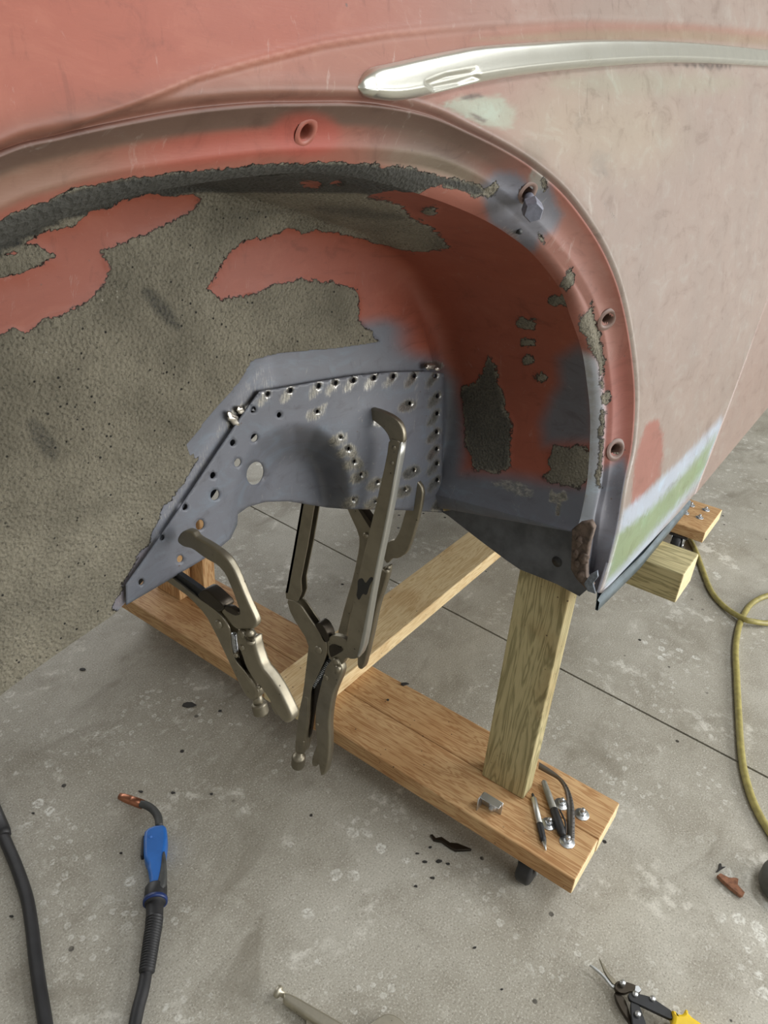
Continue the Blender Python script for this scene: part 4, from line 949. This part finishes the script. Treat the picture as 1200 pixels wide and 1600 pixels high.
fs('lower_jaw', [(960, 1548), (968, 1552), (976, 1559), (981, 1572), (985, 1586), (991, 1602), (994, 1616), (984, 1597), (971, 1578), (963, 1562)], .015, .008, DKSTEEL)
fs('lever', [(981, 1553), (988, 1550), (1017, 1557), (1036, 1570), (1051, 1580), (1052, 1594), (1028, 1583), (1003, 1571), (984, 1563)], .026, .006, BLACKM)
fs('lever', [(985, 1564), (992, 1561), (999, 1570), (1004, 1584), (1010, 1600), (1016, 1622), (994, 1622), (987, 1592)], .024, .006, BLACKM)
fs('grip', [(1050, 1575), (1059, 1583), (1068, 1583), (1073, 1573), (1078, 1585), (1100, 1600), (1125, 1625), (1060, 1630), (1050, 1600), (1053, 1588)], .032, .026, YELL, .005)
for q_ in ((971.5, 1539), (991, 1557), (1018, 1564), (995, 1588)):
    c = zl(q_, .020); lathe('bolt', c, c+np.array([0, 0, .010]), [(0, .0045), (.85, .0045), (1, .0032)], STEEL, sn, 14)
# locking clamp lying on the floor at the bottom edge
NICK2 = brushed('pale nickel plate', srgb(196, 190, 172), .42)
cf = thing('locking_clamp', 'locking clamp lying on the floor, cut off by the bottom edge of the picture', 'clamp', tuple(at_z((500, 1590), 0)))
a, b = zl((431, 1547), .016), zl((441, 1553), .016)
lathe('adjusting_screw', a, b, [(0, .005), (.1, .0085), (.5, .0092), (.7, .008), (.75, .0045), (1.5, .0045)], NICK2, cf, 24)
flat('fixed_handle', [(443, 1549), (450, 1550), (462, 1555), (500, 1577), (540, 1600), (580, 1625), (560, 1650), (520, 1612), (498, 1600), (479, 1587), (450, 1567), (442, 1560)], .024, .018, NICK2, cf, .0045, 1, 4)
flat('release_lever', [(477, 1586), (489, 1590), (494, 1604), (500, 1640), (484, 1640)], .014, .008, NICK2, cf, .002)
flat('jaw', [(575, 1602), (598, 1585), (608, 1583), (620, 1587), (640, 1604), (660, 1640), (590, 1650)], .016, .009, NICK2, cf, .002)

# ------------------------------------------------------------ small things on the floor
lf = thing('dry_leaf', 'folded dry brown leaf on the floor near the right edge', 'leaf', tuple(at_z((1142, 1382), 0)))
flat('leaf_blade', [(1121, 1367), (1126, 1364), (1140, 1371), (1150, 1371), (1154, 1373), (1153, 1382), (1164, 1394), (1162, 1398), (1158, 1399), (1140, 1385)], .012, .008, LEAF, lf, .001, 0)
lf2 = tag(flat('leaf_scrap', [(1119, 1362), (1123, 1356), (1124, 1349), (1127, 1349), (1128, 1354), (1134, 1354), (1127, 1358), (1122, 1362)], .003, .002, SEAL, None, .0004, 0), 'dark three-pointed leaf scrap just above the dry brown leaf', 'leaf scrap')
ch = thing('scrap_sliver', 'dark pointed sliver of scrap metal on the floor in front of the dolly board', 'scrap', tuple(at_z((705, 1316), 0)))
flat('sliver', [(672, 1304), (676, 1303), (681, 1309), (690, 1307), (703, 1316), (715, 1317), (737, 1326), (736, 1327), (712, 1328), (704, 1324), (690, 1314), (678, 1312)], .008, .006, DKSTEEL, ch, .0008, 0)
rw = thing('rubber_wheel', 'dark rounded rubber wheel cut off by the right edge beside the dry leaf', 'wheel', tuple(at_z((1222, 1385), 0)))
c = at_z((1228, 1395), .0)
lathe('tyre', c+np.array([0, 0, .002]), c+np.array([0, 0, .05]), [(0, .030), (0, .042), (.2, .050), (.6, .050), (.9, .042), (1, .030), (.95, .014)], simple('worn grey rubber', (.075, .075, .065), .55), rw, 36, False)
lathe('hub', c+np.array([0, 0, .004]), c+np.array([0, 0, .047]), [(0, .016), (1, .016)], BLACKM, rw, 20)
for k, (p_, r_) in enumerate([((295, 1101), 12), ((344, 1110), 4), ((632, 1068), 7), ((606, 1093), 3), ((130, 1045), 6), ((220, 1236), 4), ((270, 1238), 4), ((330, 1240), 4), ((52, 1270), 3), ((18, 1431), 4), ((686, 1345), 6), ((700, 1349), 4), ((664, 1346), 5), ((676, 1371), 5), ((650, 1384), 4), ((652, 1333), 3), ((672, 1323), 4), ((189, 1332), 3), ((742, 1480), 4), ((784, 1545), 3)]):
    z_ = ZD if k in (2, 3) else 0.0
    g_ = random.Random(k); m_ = 7; pts = [(p_[0]+r_*g_.uniform(.5, 1.1)*math.cos(2*math.pi*j/m_), p_[1]+.45*r_*g_.uniform(.5, 1.1)*math.sin(2*math.pi*j/m_)) for j in range(m_)]
    o = slab('debris_flake', [at_z(q_, z_+.0025) for q_ in pts], np.array([0, 0, -.0024]), SEAL, None, 0)
    lab = {0: 'largest flat dark flake on the floor below the small clamp', 1: 'small dark flake just right of the large flake below the small clamp', 2: 'black flake near the back edge of the front dolly board', 3: 'small black crumb on the board top between clamp and post', 4: 'dark flake on white floor blotches under the lower edge of the undercoated wall',
           8: 'black crumb beside the black cable near the left edge', 9: 'black crumb just left of the black cable, lower left', 17: 'tiny dark crumb just left of the blue welding gun handle', 18: 'lone dark crumb on the floor between gun and snips', 19: 'dark crumb on the floor nearest the locking clamp at the bottom edge'}
    if k in lab: tag(o, lab[k], 'debris')
    elif k in (5, 6, 7): tag(o, 'tiny dark crumb on the floor above the copper nozzle of the welding gun', 'debris', 'crumbs above the welding gun')
    else: tag(o, 'tiny dark crumb scattered beside the dark pointed metal sliver', 'debris', 'crumbs beside the metal sliver')
